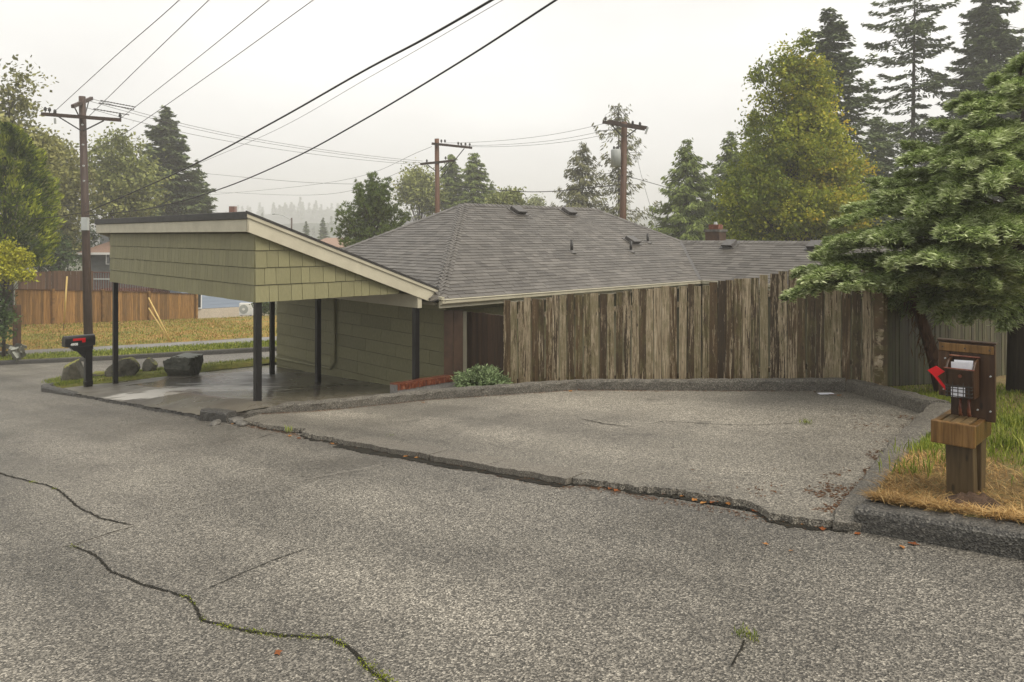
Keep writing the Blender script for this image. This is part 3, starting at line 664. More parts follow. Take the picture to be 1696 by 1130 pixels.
# valley strip
a, b = q(9.05, 0, EZ + .03), q(11.05, 2.0, zw + .03); d = (b - a).normalized(); s = d.cross(Z3).normalized() * .07
MB().add([a - s, a + s, b + s, b - s], [(0, 1, 2, 3)]).build('valley_flashing', MAT['vent'], roof)
# fascia + gutter on the front eave, left eave
def gutter(p0, p1, out):
    d = (p1 - p0).normalized(); pr = [(0, .0), (0, -.10), (.05, -.105), (.085, -.075), (.09, -.015), (.105, -.01), (.105, 0), (.08, 0)]
    m = MB(); m.prism([p0 + out * x + Z3 * z for x, z in pr], p1 - p0); m.build('gutter', MAT['trim'], house)
    m = MB(); m.prism([p0 - out * .03 + Z3 * .0, p0 - out * .002 + Z3 * 0, p0 - out * .002 - Z3 * .17, p0 - out * .03 - Z3 * .17], p1 - p0); m.build('fascia', MAT['trim'], house)
gutter(q(.05, 0, EZ + .005), q(9.0, 0, EZ + .005), -B3); gutter(q(9.05, -.1, EZ + .006), q(9.05, -7.4, EZ + .006), -A3)
m = MB(); m.add([q(.02, .02, EZ - .06), q(9.0, .02, EZ - .06), q(9.0, .72, EZ - .06), q(.02, .72, EZ - .06)], [(0, 1, 2, 3)]); m.build('soffit', MAT['soffit'], house)
m = MB(); m.bar(q(.05, .0, EZ + .035), q(.05, -.10, EZ + .03), .07, .05); m.build('gutter_end', MAT['trim'], house)
# roof vents and pipes
def on_plane(px, py, plane):
    a = (px - 848) / F; b = (390 - py) / F; lo, hi = 8.0, 60.0
    for i in range(80):
        Z = (lo + hi) / 2; w = Vector((a * Z, Z)) - C0; u, v = w.dot(A_) - EU, w.dot(B_) - EV
        if b * Z > hz(u, v, plane): lo = Z
        else: hi = Z
    return Vector((a * Z, Z, b * Z))
def box_vent(px, py, plane):
    p = on_plane(px, py, plane); n_, al = (nF, A3) if plane == 'front' else (nL, -B3); up = n_.cross(al); up = up if up.z > 0 else -up
    m = MB(); m.obox(p + n_ * .02, al * .24, up * .22, n_ * .012)
    m.box8([p + al * x * .17 + up * y + n_ * z for z, ys in ((.03, (-.16, .16)), (.13, (-.21, .15))) for x, y in ((-1, ys[0]), (1, ys[0]), (1, ys[1]), (-1, ys[1]))])
    m.build('roof_vent', MAT['vent'], roof, bevel=.012)
for px, py in ((857, 352), (941, 353), (1046, 401)): box_vent(px, py, 'front')
for px, py in ((1209, 407), (1351, 409)): box_vent(px, py, 'wing')
for px, py, h in ((947, 418, .32), (1045, 417, .30), (1073, 402, .27)):
    p = on_plane(px, py, 'front'); m = MB(); m.tube([p - Z3 * .05, p + Z3 * h], .038, 10); o = m.build('vent_pipe', MAT['dark_metal'], roof, True)
    m = MB(); m.tube([p - Z3 * .02, p + Z3 * .05], [.13, .05], 10); m.build('flashing', MAT['vent'], roof)
cp = q(13.25, 2.1, 0); cp.z = -4.5
m = MB(); m.bar(cp, cp + Z3 * 4.62, .52, .42, A3); ch = m.build('chimney', MAT['fence_dark'], house)
m = MB(); m.bar(cp + Z3 * 4.62, cp + Z3 * 4.70, .60, .50, A3); m.build('chimney_cap', MAT['rubble'], ch)
m = MB(); m.bar(cp + Z3 * 4.70, cp + Z3 * 4.86, .36, .28, A3); m.build('flue', MAT['brick'], ch)
m = MB(); m.tube([cp + Z3 * 4.86, cp + Z3 * 4.95], [.07, .05], 8); m.build('flue_cap', MAT['galv'], ch)
# a pipe on the wall
m = MB(); a = UV(wu0 - .07, 4.55, -1.5); m.tube([a, UV(wu0 - .07, 4.55, -3.1), UV(wu0 - .07, 4.75, -3.28), UV(wu0 - .07, 7.75, -3.36)], .035, 8); m.build('drain_pipe', MAT['shake'], house, True)
# ================================================================== carport
cz0, cz1, CL = -1.10, .06, 7.75
carport = thing('carport', 'olive green carport with cream fascia and sloping roof on slim black posts', 'carport', UV(0, 0, floor_z(0, 0)))
slope = .366
def crz(u): return .253 - slope * (u + .2)      # top of the cream fascia = underside of the roofing
def slab(u0, u1, v0, v1, t0, t1): # sloped slab between offsets t0..t1 above crz
    m = MB(); m.box8([UV(u, v, crz(u) + t) for t in (t0, t1) for u, v in ((u0, v0), (u1, v0), (u1, v1), (u0, v1))]); return m
croof = slab(-.21, 3.66, -.13, 8.21, .092, .126).build('roof', MAT['roofing'], carport)
m = MB(); m.box8([UV(u, v, z) for z in (.262, .385) for u, v in ((-.235, -.14), (-.2, -.14), (-.2, 8.23), (-.235, 8.23))]); m.build('roof_edging', MAT['roofing'], croof, bevel=.008)
for v0 in (-.128, 8.20):
    m = slab(-.23, 3.68, v0 - .022, v0 + .008, .093, .134); m.build('roof_edging', MAT['roofing'], croof)
slab(-.17, 3.6, -.1, 8.17, -.03, .085).build('ceiling', MAT['soffit'], carport)
m = MB(); m.box8([UV(u, v, z) for z in (.058, .26) for u, v in ((-.205, -.12), (-.17, -.12), (-.17, 8.2), (-.205, 8.2))]); m.build('fascia', MAT['trim'], carport, bevel=.004)
for v0, nm in ((-.12, 'rake_board'), (8.165, 'rake_board')):
    m = MB(); m.box8([UV(u, v, crz(u) + t) for t in (-.195, .09) for u, v in ((-.205, v0), (3.66, v0), (3.66, v0 + .035), (-.205, v0 + .035))]); m.build(nm, MAT['trim'], carport, bevel=.004)
    m = MB(); m.box8([UV(u, v, crz(u) + t) for t in (.03, .091) for u, v in ((-.215, v0 - .022), (3.665, v0 - .022), (3.665, v0 - .001), (-.215, v0 - .001))]); m.build('rake_trim', MAT['trim'], carport, bevel=.004)
m = MB(); m.box8([UV(u, v, crz(3.66) + t) for t in (-.215, .0) for u, v in ((3.625, -.08), (3.66, -.08), (3.66, 8.16), (3.625, 8.16))]); m.build('fascia', MAT['trim'], carport)
# backing panels behind the shakes
m = MB(); m.box8([UV(u, v, z) for z in (cz0 + .02, cz1) for u, v in ((0, .0), (.05, .0), (.05, CL), (0, CL))]); m.build('skirt_panel', MAT['soffit'], carport)
for vv in (0, CL - .05):
    m = MB(); uend = 3.0; zb = cz0 + .02
    m.prism([UV(.051, vv, zb), UV(2.62, vv, zb), UV(3.0, vv, crz(3.0) - .04), UV(.051, vv, crz(.051) - .04)], B3 * .05); m.build('skirt_panel', MAT['soffit'], carport)
skirt = MB(); skirt.box8([UV(u, v, z) for z in (cz0 + .024, cz1 - .01) for u, v in ((.01, .01), (.04, .01), (.04, CL - .01), (.01, CL - .01))])
for k in range(5):
    z0 = cz0 + k * EXP
    v = -.0; h = EXP - .013
    if k < 4:
        while v < CL:
            w = random.choice((.11, .14, .17, .2, .23)); b = min(v + w, CL)
            inst('shake', SM, carport, frame(UV(-.001, b, z0 + random.uniform(-.003, .003)), -B3 * (b - v - .005), -A3, Z3 * h)); v += w
    u = -.02
    while u < 3.2:
        w = random.choice((.16, .2, .24, .26)); b = u + w
        topz = crz(b) - .03; ht = min(EXP - .013, topz - z0)
        if ht > .04 and b < 2.9: inst('shake', SM, carport, frame(UV(u, -.001, z0 + random.uniform(-.003, .003)), A3 * (w - .007), -B3, Z3 * ht))
        u += w
# beams, rafters, posts
m = MB(); m.bar(UV(3.25, -.1, -1.275), UV(3.25, 7.7, -1.275), .10, .25); m.build('beam', MAT['trim'], carport, bevel=.005)
for v in np.arange(.6, 7.6, .61):
    m = MB(); m.box8([UV(u, vv, crz(u) + t) for t in (-.17, -.032) for u, vv in ((.06, v), (3.6, v), (3.6, v + .04), (.06, v + .04))]); m.build('rafter', MAT['soffit'], carport)
PZ = {}
for u, v, top in ((.06, .07, cz0 + .03), (.06, CL - .12, cz0 + .03), (3.25, .03, -1.40), (3.25, 3.79, -1.40), (3.25, 6.08, -1.40)):
    zb = floor_z(u, v) - .02
    m = MB(); m.bar(UV(u, v, zb), UV(u, v, top), .105, .105, A3); m.build('post', MAT['post'], carport, bevel=.006)
# low brick wall beside the carport floor
bw0, bw1 = P(652, 641, 14.0), P(758, 624, 15.4)
bw = thing('brick_wall', 'low wall capped with a row of wet red bricks beside the carport', 'wall', Vector((bw0.x, bw0.y, -3.5)))
d = (bw1 - bw0); d.normalize(); sdv = d.cross(Z3).normalized(); L = (bw1 - bw0).length
m = MB(); m.box8([p + sdv * t + Z3 * z for z in (-.75, .035) for p, t in ((bw0, -.095), (bw1, -.095), (bw1, .095), (bw0, .095))]); m.build('mortar_bed', MAT['walk'], bw)
b_ = MB(); b_.obox((0, 0, 0), (.028, 0, 0), (0, .108, 0), (0, 0, .055)); BK = b_.mesh('brick', MAT['brick'])
for i in range(int(L / .068)):
    p = bw0 + d * (.035 + i * .068) + Z3 * random.uniform(-.006, .006)
    inst('brick', BK, bw, frame(p, d, sdv, d.cross(sdv) * -1) @ Matrix.Rotation(random.uniform(-.06, .06), 4, 'Z'))
# ================================================================== fences
def picket(nm, m, ear=.0):
    b = MB(); b.box8([(-.5, -.5, 0), (.5, -.5, 0), (.5, .5, 0), (-.5, .5, 0), (-.5 + ear, -.5, 1), (.5 - ear, -.5, 1), (.5 - ear, .5, 1), (-.5 + ear, .5, 1)]); return b.mesh(nm, m)
def fence(name, label, pts, mat, width, gap, height, thick=.02, jitter=.012, railmat=None, postmat=None, rails=(.25, .85), group=None, tilt=.008, capm=None, gapvar=.5, posts=True):
    root = thing(name, label, 'fence', (pts[0].x, pts[0].y, pts[0].z - height), group); me = picket('board', mat)
    for p0, p1 in zip(pts, pts[1:]):
        d = p1 - p0; dh = Vector((d.x, d.y, 0)); L = dh.length; dh.normalize(); s = Vector((dh.y, -dh.x, 0)); x = 0.0
        if s.y > 0: s = -s                          # face towards the viewer
        while x < L - .03:
            w = width * random.uniform(.88, 1.06); t = (x + w / 2) / L; top = p0.lerp(p1, min(t, 1)); h = height + random.uniform(-jitter, jitter)
            o = Vector((top.x, top.y, top.z - height)) + s * random.uniform(-.006, .006); a = random.uniform(-tilt, tilt)
            zax = (Z3 + dh * a) * h
            inst('board', me, root, frame(o, dh * w, s * thick, zax)); x += w + gap * random.uniform(1 - gapvar, 1 + gapvar)
        for r in rails:
            m = MB(); dz = Z3 * (-height * (1 - r)); m.bar(p0 + dz - s * .035, p1 + dz - s * .035, .04, .085); m.build('rail', railmat or mat, root)
        if posts:
            k = max(1, round(L / 2.3))
            for i in range(k):
                pp = p0.lerp(p1, i / k); m = MB(); m.bar(pp - s * .11 - Z3 * (height + .1), pp - s * .11 - Z3 * .08, .09, .09, dh); m.build('post', railmat or mat, root)
        if capm:
            m = MB(); m.bar(p0 + Z3 * .02, p1 + Z3 * .02, .09, .035); m.build('cap_rail', capm, root)
    return root
FL, FM, FR = P(835, 499, 13.8), P(1150, 473, 12.4), P(1452, 430, 10.95)
fence('board_fence', 'weathered brown board fence with peeling stain behind the parking pad', [FL, FM, FR], MAT['fence'], .124, .015, 1.95, gapvar=1.0, tilt=.014, jitter=.03)
cpst = thing('fence_post', 'thick weathered post at the corner where the two fences meet', 'post', FR - Z3 * 2.0)
m = MB(); m.bar(FR - Z3 * 2.1 + Vector((.05, -.02, 0)), FR + Vector((.05, -.02, -.03)), .16, .13, E3); m.build('post', MAT['fence'], cpst, bevel=.008)
SF1 = P(1720, 503, 18.0); SFm = FR + Vector((.25, .25, -.12))
fence('board_fence', 'grey green board fence in shade under the cedar, running back beside the yard', [SFm, SF1], MAT['fence_shade'], .128, .014, 1.75, gapvar=.8)
c_ = UV(wu0 - .02, wv0 - .02)
fence('board_fence', 'short dark brown board fence between the house corner and the weathered fence', [Vector((P(774, 516, 15.6).x, 15.6, P(774, 516, 15.6).z)), P(838, 523, 14.15)], MAT['fence_dark'], .135, .006, 1.75)
gp = thing('fence_post', 'wide dark weathered plank standing against the house corner', 'post', P(751, 620, 15.25))
for i, px in enumerate((743, 759)):
    a = P(px, 514, 15.25); m = MB(); m.bar(a - Z3 * 1.75, a, .185, .03, Vector((0, 1, 0))); m.build('plank', MAT['fence_dark'], gp)
m = MB(); a = P(770, 516, 15.5); m.bar(a - Z3 * 1.9, a, .07, .05, Vector((0, 1, 0))); m.build('corner_board', MAT['trim'], house)
# fences of the neighbours across the street
cf = [P(25, 480, 36.3), P(85, 481, 38.4), P(168, 482, 41.6), P(245, 484.5, 45), P(324, 487.5, 48.3)]
root = thing('cedar_fence', 'orange brown cedar fence with dark stains along the far lawn', 'fence', cf[0] - Z3 * 1.7)
me = picket('board', MAT['fence_cedar']); hh = [1.66, 1.66, 1.64, 1.6, 1.56]
for i in range(4):
    p0, p1 = cf[i], cf[i + 1]; L = (p1 - p0).length; k = int(L / .165); dh = Vector((p1.x - p0.x, p1.y - p0.y, 0)).normalized(); s = Vector((dh.y, -dh.x, 0)); H = (hh[i] + hh[i + 1]) / 2
    for j in range(k):
        t = p0.lerp(p1, (j + .5) / k); inst('board', me, root, frame(t - Z3 * (H + .12), dh * (L / k - .012), s * .022, Z3 * (H + .12)))
    m = MB(); m.bar(p0 + Z3 * .02, p1 + Z3 * .02, .12, .04); m.build('cap_rail', MAT['fence_brown'], root)
    m = MB(); pp = p1 + s * .07; m.bar(pp - Z3 * (H + .2), pp + Z3 * .08, .14, .14, dh); m.build('post', MAT['fence_cedar'], root)
fence('brown_fence', 'dark brown upper fence seen above the cedar fence', [P(30, 452, 46), P(92, 449, 46.5), P(152, 449, 47)], MAT['fence_brown'], .16, .01, 1.9, posts=False)
# ================================================================== mailboxes
mbx = Vector((P(1604, 836, 5.54).x, 5.54, P(1604, 836, 5.54).z))
RT = E3 * -1; FT = N3 * -1                       # to the viewer's right, towards the street
def ML(r, f, z): return mbx + RT * r + FT * f + Z3 * z
def mbox(m, r0, r1, f0, f1, z0, z1): return m.box8([ML(r, f, z) for z in (z0, z1) for r, f in ((r0, f0), (r1, f0), (r1, f1), (r0, f1))])
mail = thing('mailbox', 'dark wooden mailbox on a post bracket with red flag beside the pad', 'mailbox', mbx)
m = MB(); m.box8([ML(r, f, z) for z, dr in ((-.12, .015), (.50, .0)) for r, f in ((-.115 + dr, .15), (-.115 + dr, .04), (.06 + dr, .04), (.06 + dr, .15))]); m.build('post', MAT['post_wood'], mail, bevel=.006)
m = MB(); m.box8([ML(r, f, z) for z, dr in ((-.12, -.01), (.50, .0)) for r, f in ((-.06 + dr, .0), (-.06 + dr, -.14), (.085 + dr, -.14), (.085 + dr, .0))]); m.build('post', MAT['post_wood'], mail, bevel=.006)
m = MB(); mbox(m, -.168, .108, .27, .31, .485, .645); m.build('bracket_front', MAT['bracket_wood'], mail, bevel=.007)
for r in (-.148, .088):
    m = MB(); mbox(m, r - .02, r + .02, -.18, .268, .495, .637); m.build('bracket_side', MAT['bracket_wood'], mail, bevel=.005)
for r in (-.085, -.028, .03):
    m = MB(); mbox(m, r - .026, r + .026, -.18, .267, .60, .640); m.build('bracket_slat', MAT['post_wood'], mail, bevel=.004)
m = MB(); mbox(m, -.198, -.118, -.035, .0, .77, 1.172); m.build('back_panel', MAT['box_wood'], mail, bevel=.006)
m = MB(); mbox(m, -.115, .168, -.037, .002, .622, 1.176); m.build('back_panel', MAT['box_wood'], mail, bevel=.006)
m = MB(); mbox(m, -.205, .175, -.045, .012, 1.177, 1.192); m.build('top_cap', MAT['box_wood'], mail, bevel=.004)
m = MB(); mbox(m, -.19, .16, .003, .012, 1.105, 1.165); m.build('cross_batten', MAT['bracket_wood'], mail, bevel=.004)
for r, z in ((-.165, 1.135), (-.02, 1.135), (.135, 1.135), (.14, .70), (-.16, .82), (-.15, 1.05), (.14, .95), (.06, .70)):
    m = MB(); m.tube([ML(r, .0, z), ML(r, .016, z)], .006, 8); m.build('bolt', MAT['dark_metal'] if z > 1.1 else MAT['galv'], mail)
# letter box: open-topped body with raking sides
def side(r):
    m = MB(); m.prism([ML(r, .004, .795), ML(r, .15, .795), ML(r, .17, 1.0), ML(r, .10, 1.055), ML(r, .004, 1.07)], RT * .013); return m
for r in (-.112, .058): side(r).build('side_board', MAT['box_wood'], mail, bevel=.003)
m = MB(); m.box8([ML(r, f, z) for r, f, z in ((-.0985, .13, .797), (.0575, .13, .797), (.0575, .145, .797), (-.0985, .145, .797), (-.0985, .15, .998), (.0575, .15, .998), (.0575, .165, .998), (-.0985, .165, .998))]); m.build('front_board', MAT['box_wood'], mail, bevel=.003)
m = MB(); mbox(m, -.0985, .0575, .006, .128, .797, .81); m.build('floor_board', MAT['box_wood'], mail)
m = MB(); m.tube([ML(-.118, .02, 1.078), ML(.078, .02, 1.078)], .007, 6); m.tube([ML(-.118, .172, 1.005), ML(.078, .172, 1.005)], .005, 6); m.build('rim', MAT['brick'], mail)
m = MB(); m.tube([ML(-.015, .16, .955), ML(-.015, .178, .955)], .012, 8); m.build('knob', MAT['brick'], mail)
cage = MB()
for i in range(5): r = -.092 + .034 * i; cage.tube([ML(r, .185, .80), ML(r, .185, .885 + (.025 if i % 2 else .01))], .0032, 5)
for z in (.812, .838, .864, .884): cage.tube([ML(-.105, .15, z), ML(-.105, .185, z), ML(.062, .185, z), ML(.062, .15, z)], .003, 5)
cage.build('wire_rack', MAT['dark_metal'], mail)
for r in (-.035, .02):
    m = MB(); m.tube([ML(r, .02, .80), ML(r, .07, .77), ML(r, .085, .71), ML(r, .07, .665), ML(r, .04, .655)], .011, 6); m.build('paper_hook', MAT['brick'], mail, True)
fl = MB(); fl.prism([ML(r, .10, z) for r, z in ((-.120, .825), (-.104, .835), (-.176, .925), (-.128, .965), (-.185, 1.0), (-.243, .962), (-.205, .930))], FT * .008)
fl.build('flag', MAT['red'], mail)
def env(nm, lb, r0, r1, f, z0, z1, tilt=.0):
    m = MB(); m.box8([ML(r, f + ff + (tilt if z == z1 else 0), z + (r - r0) * .05) for z in (z0, z1) for r, ff in ((r0, 0), (r1, 0), (r1, .004), (r0, .004))])
    return tag(m.build(nm, MAT['paper'], None, origin=ML(r0, f, z0)), lb, 'letter')
env('envelope', 'white envelope sticking out of the top of the wooden mailbox', -.078, .052, .11, .83, 1.048, .03)
env('envelope', 'second letter just behind the envelope in the wooden mailbox slot', -.07, .05, .07, .83, 1.056, .02)
env('letter', 'white paper held in the wire rack of the wooden mailbox', -.07, .018, .172, .803, .872)
# black mailbox on the far side of the carport
lm = G(146, 636, .12); lm.z -= .02
lmail = thing('mailbox', 'black plastic mailbox on a black post beside the boulders', 'mailbox', lm)
ax = -N3; sx = E3 * -1
LB = lambda a, s, z: lm + ax * a + sx * s + Z3 * z
m = MB(); m.bar(LB(0, 0, -.1), LB(0, 0, .86), .15, .15, ax); m.bar(LB(0, 0, 0), LB(0, 0, .10), .17, .17, ax); m.build('post', MAT['black_plastic'], lmail, bevel=.012)
m = MB(); m.prism([LB(.06, -.05, .60), LB(.26, -.05, .83), LB(.06, -.05, .83)], sx * .10); m.build('brace', MAT['black_plastic'], lmail, bevel=.006)
m = MB(); pr = []
for k in range(9): t = math.pi * k / 8; pr.append((-.125 * math.cos(t), 1.09 + .09 * math.sin(t)))
pr = [(-.125, .93)] + pr + [(.125, .93)]
m.prism([LB(-.12, s, z) for s, z in pr], ax * .60); m.build('box', MAT['black_plastic'], lmail, bevel=.008)
m = MB(); m.prism([LB(-.08, -.11, .93), LB(-.06, -.11, .83), LB(.32, -.11, .83), LB(.42, -.11, .93)], sx * .22); m.build('base', MAT['black_plastic'], lmail, bevel=.008)
m = MB(); m.prism([LB(.48, s * 1.03, z * 1.002) for s, z in pr], ax * .035); m.build('door', MAT['black_plastic'], lmail, bevel=.006)
fs = .135 if (lm + sx - Vector((0, 0, 0))).length < (lm - sx).length else -.135
m = MB(); m.prism([LB(.10, fs, 1.12), LB(.36, fs, 1.12), LB(.36, fs, 1.07), LB(.17, fs, 1.07), LB(.17, fs, 1.02), LB(.10, fs, 1.02)], sx * (.012 if fs > 0 else -.012)); m.build('flag', MAT['red'], lmail)
def text(body, size, M, m, parent, name):
    c = bpy.data.curves.new('txt', 'FONT'); c.body = body; c.size = size; c.align_x = 'CENTER'; c.align_y = 'CENTER'; c.extrude = .002; c.offset = .004
    t = bpy.data.objects.new('txt', c); COL.objects.link(t); bpy.context.view_layer.update()
    me = bpy.data.meshes.new_from_object(t.evaluated_get(bpy.context.evaluated_depsgraph_get())); bpy.data.objects.remove(t); me.materials.clear(); me.materials.append(m)
    return inst(name, me, parent, M)
nrm = sx * (1 if fs > 0 else -1)
text('4908', .075, frame(LB(.33, 0, .985) + nrm * .130, Z3.cross(nrm), Z3, nrm), MAT['white'], lmail, 'house_number')
# ================================================================== boulders
for (px, py, w, h, dp, mt, seed, lb) in ((122, 631, .31, .52, .28, 'rock', 5, 'pointed mossy grey boulder just left of the black mailbox'), (203, 624, .44, .44, .36, 'rock', 9, 'wedge shaped boulder with yellow moss behind the corner carport post'),
        (249, 616, .2, .34, .2, 'rock', 14, 'small rock topped with bright yellow moss between two larger boulders'), (304, 616, .56, .48, .42, 'rock_bare', 21, 'large dark blocky boulder with pale flat top on the grass'), (166, 625, .24, .14, .18, 'rock', 17, 'low flat mossy stone right of the black mailbox')):
    g = G(px, py, .1); o = rock('boulder', MAT[mt], Vector((g.x, g.y, g.z + h * .34)), (w * (1.25 if seed == 21 else 1.0), dp, h * (1.0 if seed == 21 else .92)), seed, random.uniform(-.3, .3), 8, .5, None, 4, seed == 21); tag(o, lb, 'boulder', 'boulders on the grass island')
# ================================================================== heat pump, far houses, posts
hp = P(408, 522.5, 50.5)
u_ = thing('heat_pump', 'white outdoor heat pump unit with round fan against the blue house', 'heat pump', hp)
m = MB(); m.obox(hp + Z3 * .42, (.42, 0, 0), (0, .17, 0), (0, 0, .40)); m.build('casing', MAT['white'], u_, bevel=.02)
m = MB(); m.tube([hp + Vector((-.12, -.172, .42)), hp + Vector((-.12, -.185, .42))], .30, 24); m.build('fan_grille', MAT['galv'], u_)
m = MB(); m.tube([hp + Vector((-.12, -.186, .42)), hp + Vector((-.12, -.20, .42))], .09, 14); m.build('fan_hub', MAT['white'], u_)
for x in (-.3, .3): m = MB(); m.obox(hp + Vector((x, 0, .0)), (.04, 0, 0), (0, .15, 0), (0, 0, .02)); m.build('foot', MAT['dark_metal'], u_)
def clapboards(root, a, b, z0, z1, out, ex, m):
    me = board_mesh('clapboard', m); L = (b - a).length; d = (b - a).normalized(); z = z0
    while z < z1 - .02:
        inst('clapboard', me, root, frame(Vector((a.x, a.y, z)), d * L, out, Z3 * min(ex + .02, z1 - z))); z += ex
bh = thing('blue_house', 'pale blue clapboard house beyond the far lawn', 'house', P(370, 515, 53))
a, b = P(300, 512, 52), P(452, 503, 55.5); a.z = b.z = 0; d = (b - a).normalized(); out = Vector((d.y, -d.x, 0)); zb, zt = P(330, 513, 52).z, P(330, 513, 52).z + 3.0
m = MB(); m.prism([Vector((p.x, p.y, zb - 1.5)) for p in (a, b, b - out * 7, a - out * 7)], Z3 * (zt - zb + 1.5)); bhw = m.build('wall', MAT['blue_siding'], bh)
clapboards(bhw, a, b, zb, zt, out, .25, MAT['blue_siding'])
m = MB(); m.prism([Vector((p.x, p.y, zb - 1.6)) for p in (a + out * .04, b + out * .04, b - out * .2, a - out * .2)], Z3 * 1.58); m.build('foundation', MAT['cream_base'], bh)
ro = MB(); e0, e1, e2, e3 = a + out * .5 - d * .4, b + out * .5 + d * .4, b - out * 7.5 + d * .4, a - out * 7.5 - d * .4; r0, r1 = (e0 + e3) / 2 + d * 1.5, (e1 + e2) / 2 - d * 1.5
ro.add([Vector((p.x, p.y, zt)) for p in (e0, e1, e2, e3)] + [Vector((p.x, p.y, zt + 1.6)) for p in (r0, r1)], [(0, 1, 5, 4), (1, 2, 5), (2, 3, 4, 5), (3, 0, 4), (3, 2, 1, 0)]); ro.build('roof', MAT['tile_roof'], bh)
wp = P(326, 499, 52.4); wq = P(334, 499, 52.6)
m = MB(); m.bar(P(316, 498, 52.3) + out * .06, P(334, 497.4, 52.7) + out * .06, .06, 1.15); wf = m.build('window', MAT['white'], bh)
m = MB(); m.bar(P(318, 498, 52.3) + out * .08, P(332, 497.5, 52.65) + out * .08, .06, .95); m.build('pane', MAT['glass'], wf)
# grey house with deck
gh = thing('grey_house', 'dark grey house with brown hip roof behind the fences', 'house', P(190, 460, 62))
g0 = P(149, 450, 62); m = MB(); gx0, gx1 = P(149, 450, 62).x, P(330, 450, 62).x; gz0, gz1 = P(149, 470, 62).z - 2, P(149, 416, 62).z
m.prism([Vector((gx0, 62, gz0)), Vector((gx1, 64, gz0)), Vector((gx1, 72, gz0)), Vector((gx0, 70, gz0))], Z3 * (gz1 - gz0)); m.build('wall', MAT['grey_siding'], gh)
m = MB(); zt = gz1; m.add([Vector((gx0 - .7, 61.3, zt - .12)), Vector((gx1 + .7, 63.3, zt - .12)), Vector((gx1 + .7, 72.6, zt - .12)), Vector((gx0 - .7, 70.7, zt - .12)), Vector((gx0 + 3, 66.2, zt + 2.0)), Vector((gx1 - 3, 67.8, zt + 2.0))], [(0, 1, 5, 4), (1, 2, 5), (2, 3, 4, 5), (3, 0, 4), (3, 2, 1, 0)]); m.build('roof', MAT['tile_roof'], gh)
m = MB(); m.bar(Vector((gx0 - .72, 61.25, zt - .2)), Vector((gx1 + .7, 63.25, zt - .2)), .08, .18); m.build('gutter', MAT['white'], gh)
m = MB(); m.bar(P(176, 428, 61.9) + Vector((0, -.05, 0)), P(181.5, 428, 61.95) + Vector((0, -.05, 0)), .08, 1.0); wf = m.build('window', MAT['white'], gh)
m = MB(); m.bar(P(177, 428, 61.8), P(181, 428, 61.85), .08, .85); m.build('pane', MAT['grey_siding'], wf)
m = MB(); m.bar(Vector((gx0, 61.96, gz0)), Vector((gx0, 61.96, zt - .15)), .12, .08, Vector((1, 0, 0))); m.build('corner_board', MAT['white'], gh)
dk = thing('deck', 'reddish brown deck with baluster railing in front of the grey house', 'deck', P(190, 478, 55))
a, b = P(145, 451, 55), P(330, 453, 55.5); a2, b2 = P(145, 462, 55), P(330, 464, 55.5)
m = MB(); m.bar(a, b, .14, .06); m.build('rail', MAT['deck'], dk); m = MB(); m.bar(a2, b2, .14, .09); m.build('rail', MAT['galv'], dk)
me = picket('baluster', MAT['deck']); L = (b - a).length; k = int(L / .17)
for i in range(k): p = a.lerp(b, i / k); inst('baluster', me, dk, frame(p - Z3 * .5, (.05, 0, 0), (0, .05, 0), Z3 * .5)); inst('baluster', me, dk, frame(p - Z3 * 1.35 + Vector((0, .02, 0)), (.07, 0, 0), (0, .04, 0), Z3 * .86))
m = MB(); m.box8([p + Z3 * z for z in (-2.6, -1.32) for p in (a, b, b + Vector((0, 3, 0)), a + Vector((0, 3, 0)))]); m.build('platform', MAT['deck'], dk)
sh = thing('shed', 'low brown lean-to roofed shed between the brown fence and the utility pole', 'shed', P(120, 478, 49))
m = MB(); m.box8([P(96, 478, 48.5) - Z3 * .6, P(147, 478, 48.5) - Z3 * .6, P(147, 478, 50.5) - Z3 * .6, P(96, 478, 50.5) - Z3 * .6, P(96, 456, 48.5), P(147, 461.5, 48.5), P(147, 461.5, 50.5), P(96, 456, 50.5)]); m.build('wall', MAT['deck'], sh)
m = MB(); m.bar(P(94, 454.5, 48.4), P(149, 460.5, 48.4), .4, .09); m.build('roof', MAT['grey_roof'], sh)
# far roofs
def far_house(name, lb, cx, top, eave, w, Z, roofm, wallm, hipped=True, chimney=False):
    h = thing(name, lb, 'house', P(cx, eave, Z) - Z3 * 3); e = P(cx, eave, Z); t = P(cx, top, Z).z; hw = w / F * Z / 2; D = 7
    m = MB(); m.prism([e + Vector((-hw + .4, .4, -5)), e + Vector((hw - .4, .4, -5)), e + Vector((hw - .4, D - .4, -5)), e + Vector((-hw + .4, D - .4, -5))], Z3 * 4.98); m.build('wall', wallm, h)
    k = 2.2 if hipped else .05; m = MB(); m.add([e + Vector((-hw, 0, 0)), e + Vector((hw, 0, 0)), e + Vector((hw, D, 0)), e + Vector((-hw, D, 0)), Vector((e.x - hw + k, e.y + D / 2, t * (e.y + D / 2) / e.y)), Vector((e.x + hw - k, e.y + D / 2, t * (e.y + D / 2) / e.y))], [(0, 1, 5, 4), (1, 2, 5), (2, 3, 4, 5), (3, 0, 4), (3, 2, 1, 0)]); m.build('roof', roofm, h)
    if chimney: m = MB(); c = P(chimney, top, Z) + Vector((0, D / 2, -.5)); m.bar(c, c + Z3 * 1.25, .7, .6, Vector((1, 0, 0))); m.build('chimney', MAT['brick'], h)
far_house('far_house', 'far house with pinkish brown roof showing between carport roof and pine', 545, 394, 410, 90, 95, MAT['tile_roof'], MAT['white'])
far_house('far_house', 'far house with pale grey roof behind the middle utility pole', 708, 348, 372, 90, 88, MAT['grey_roof'], MAT['grey_siding'])
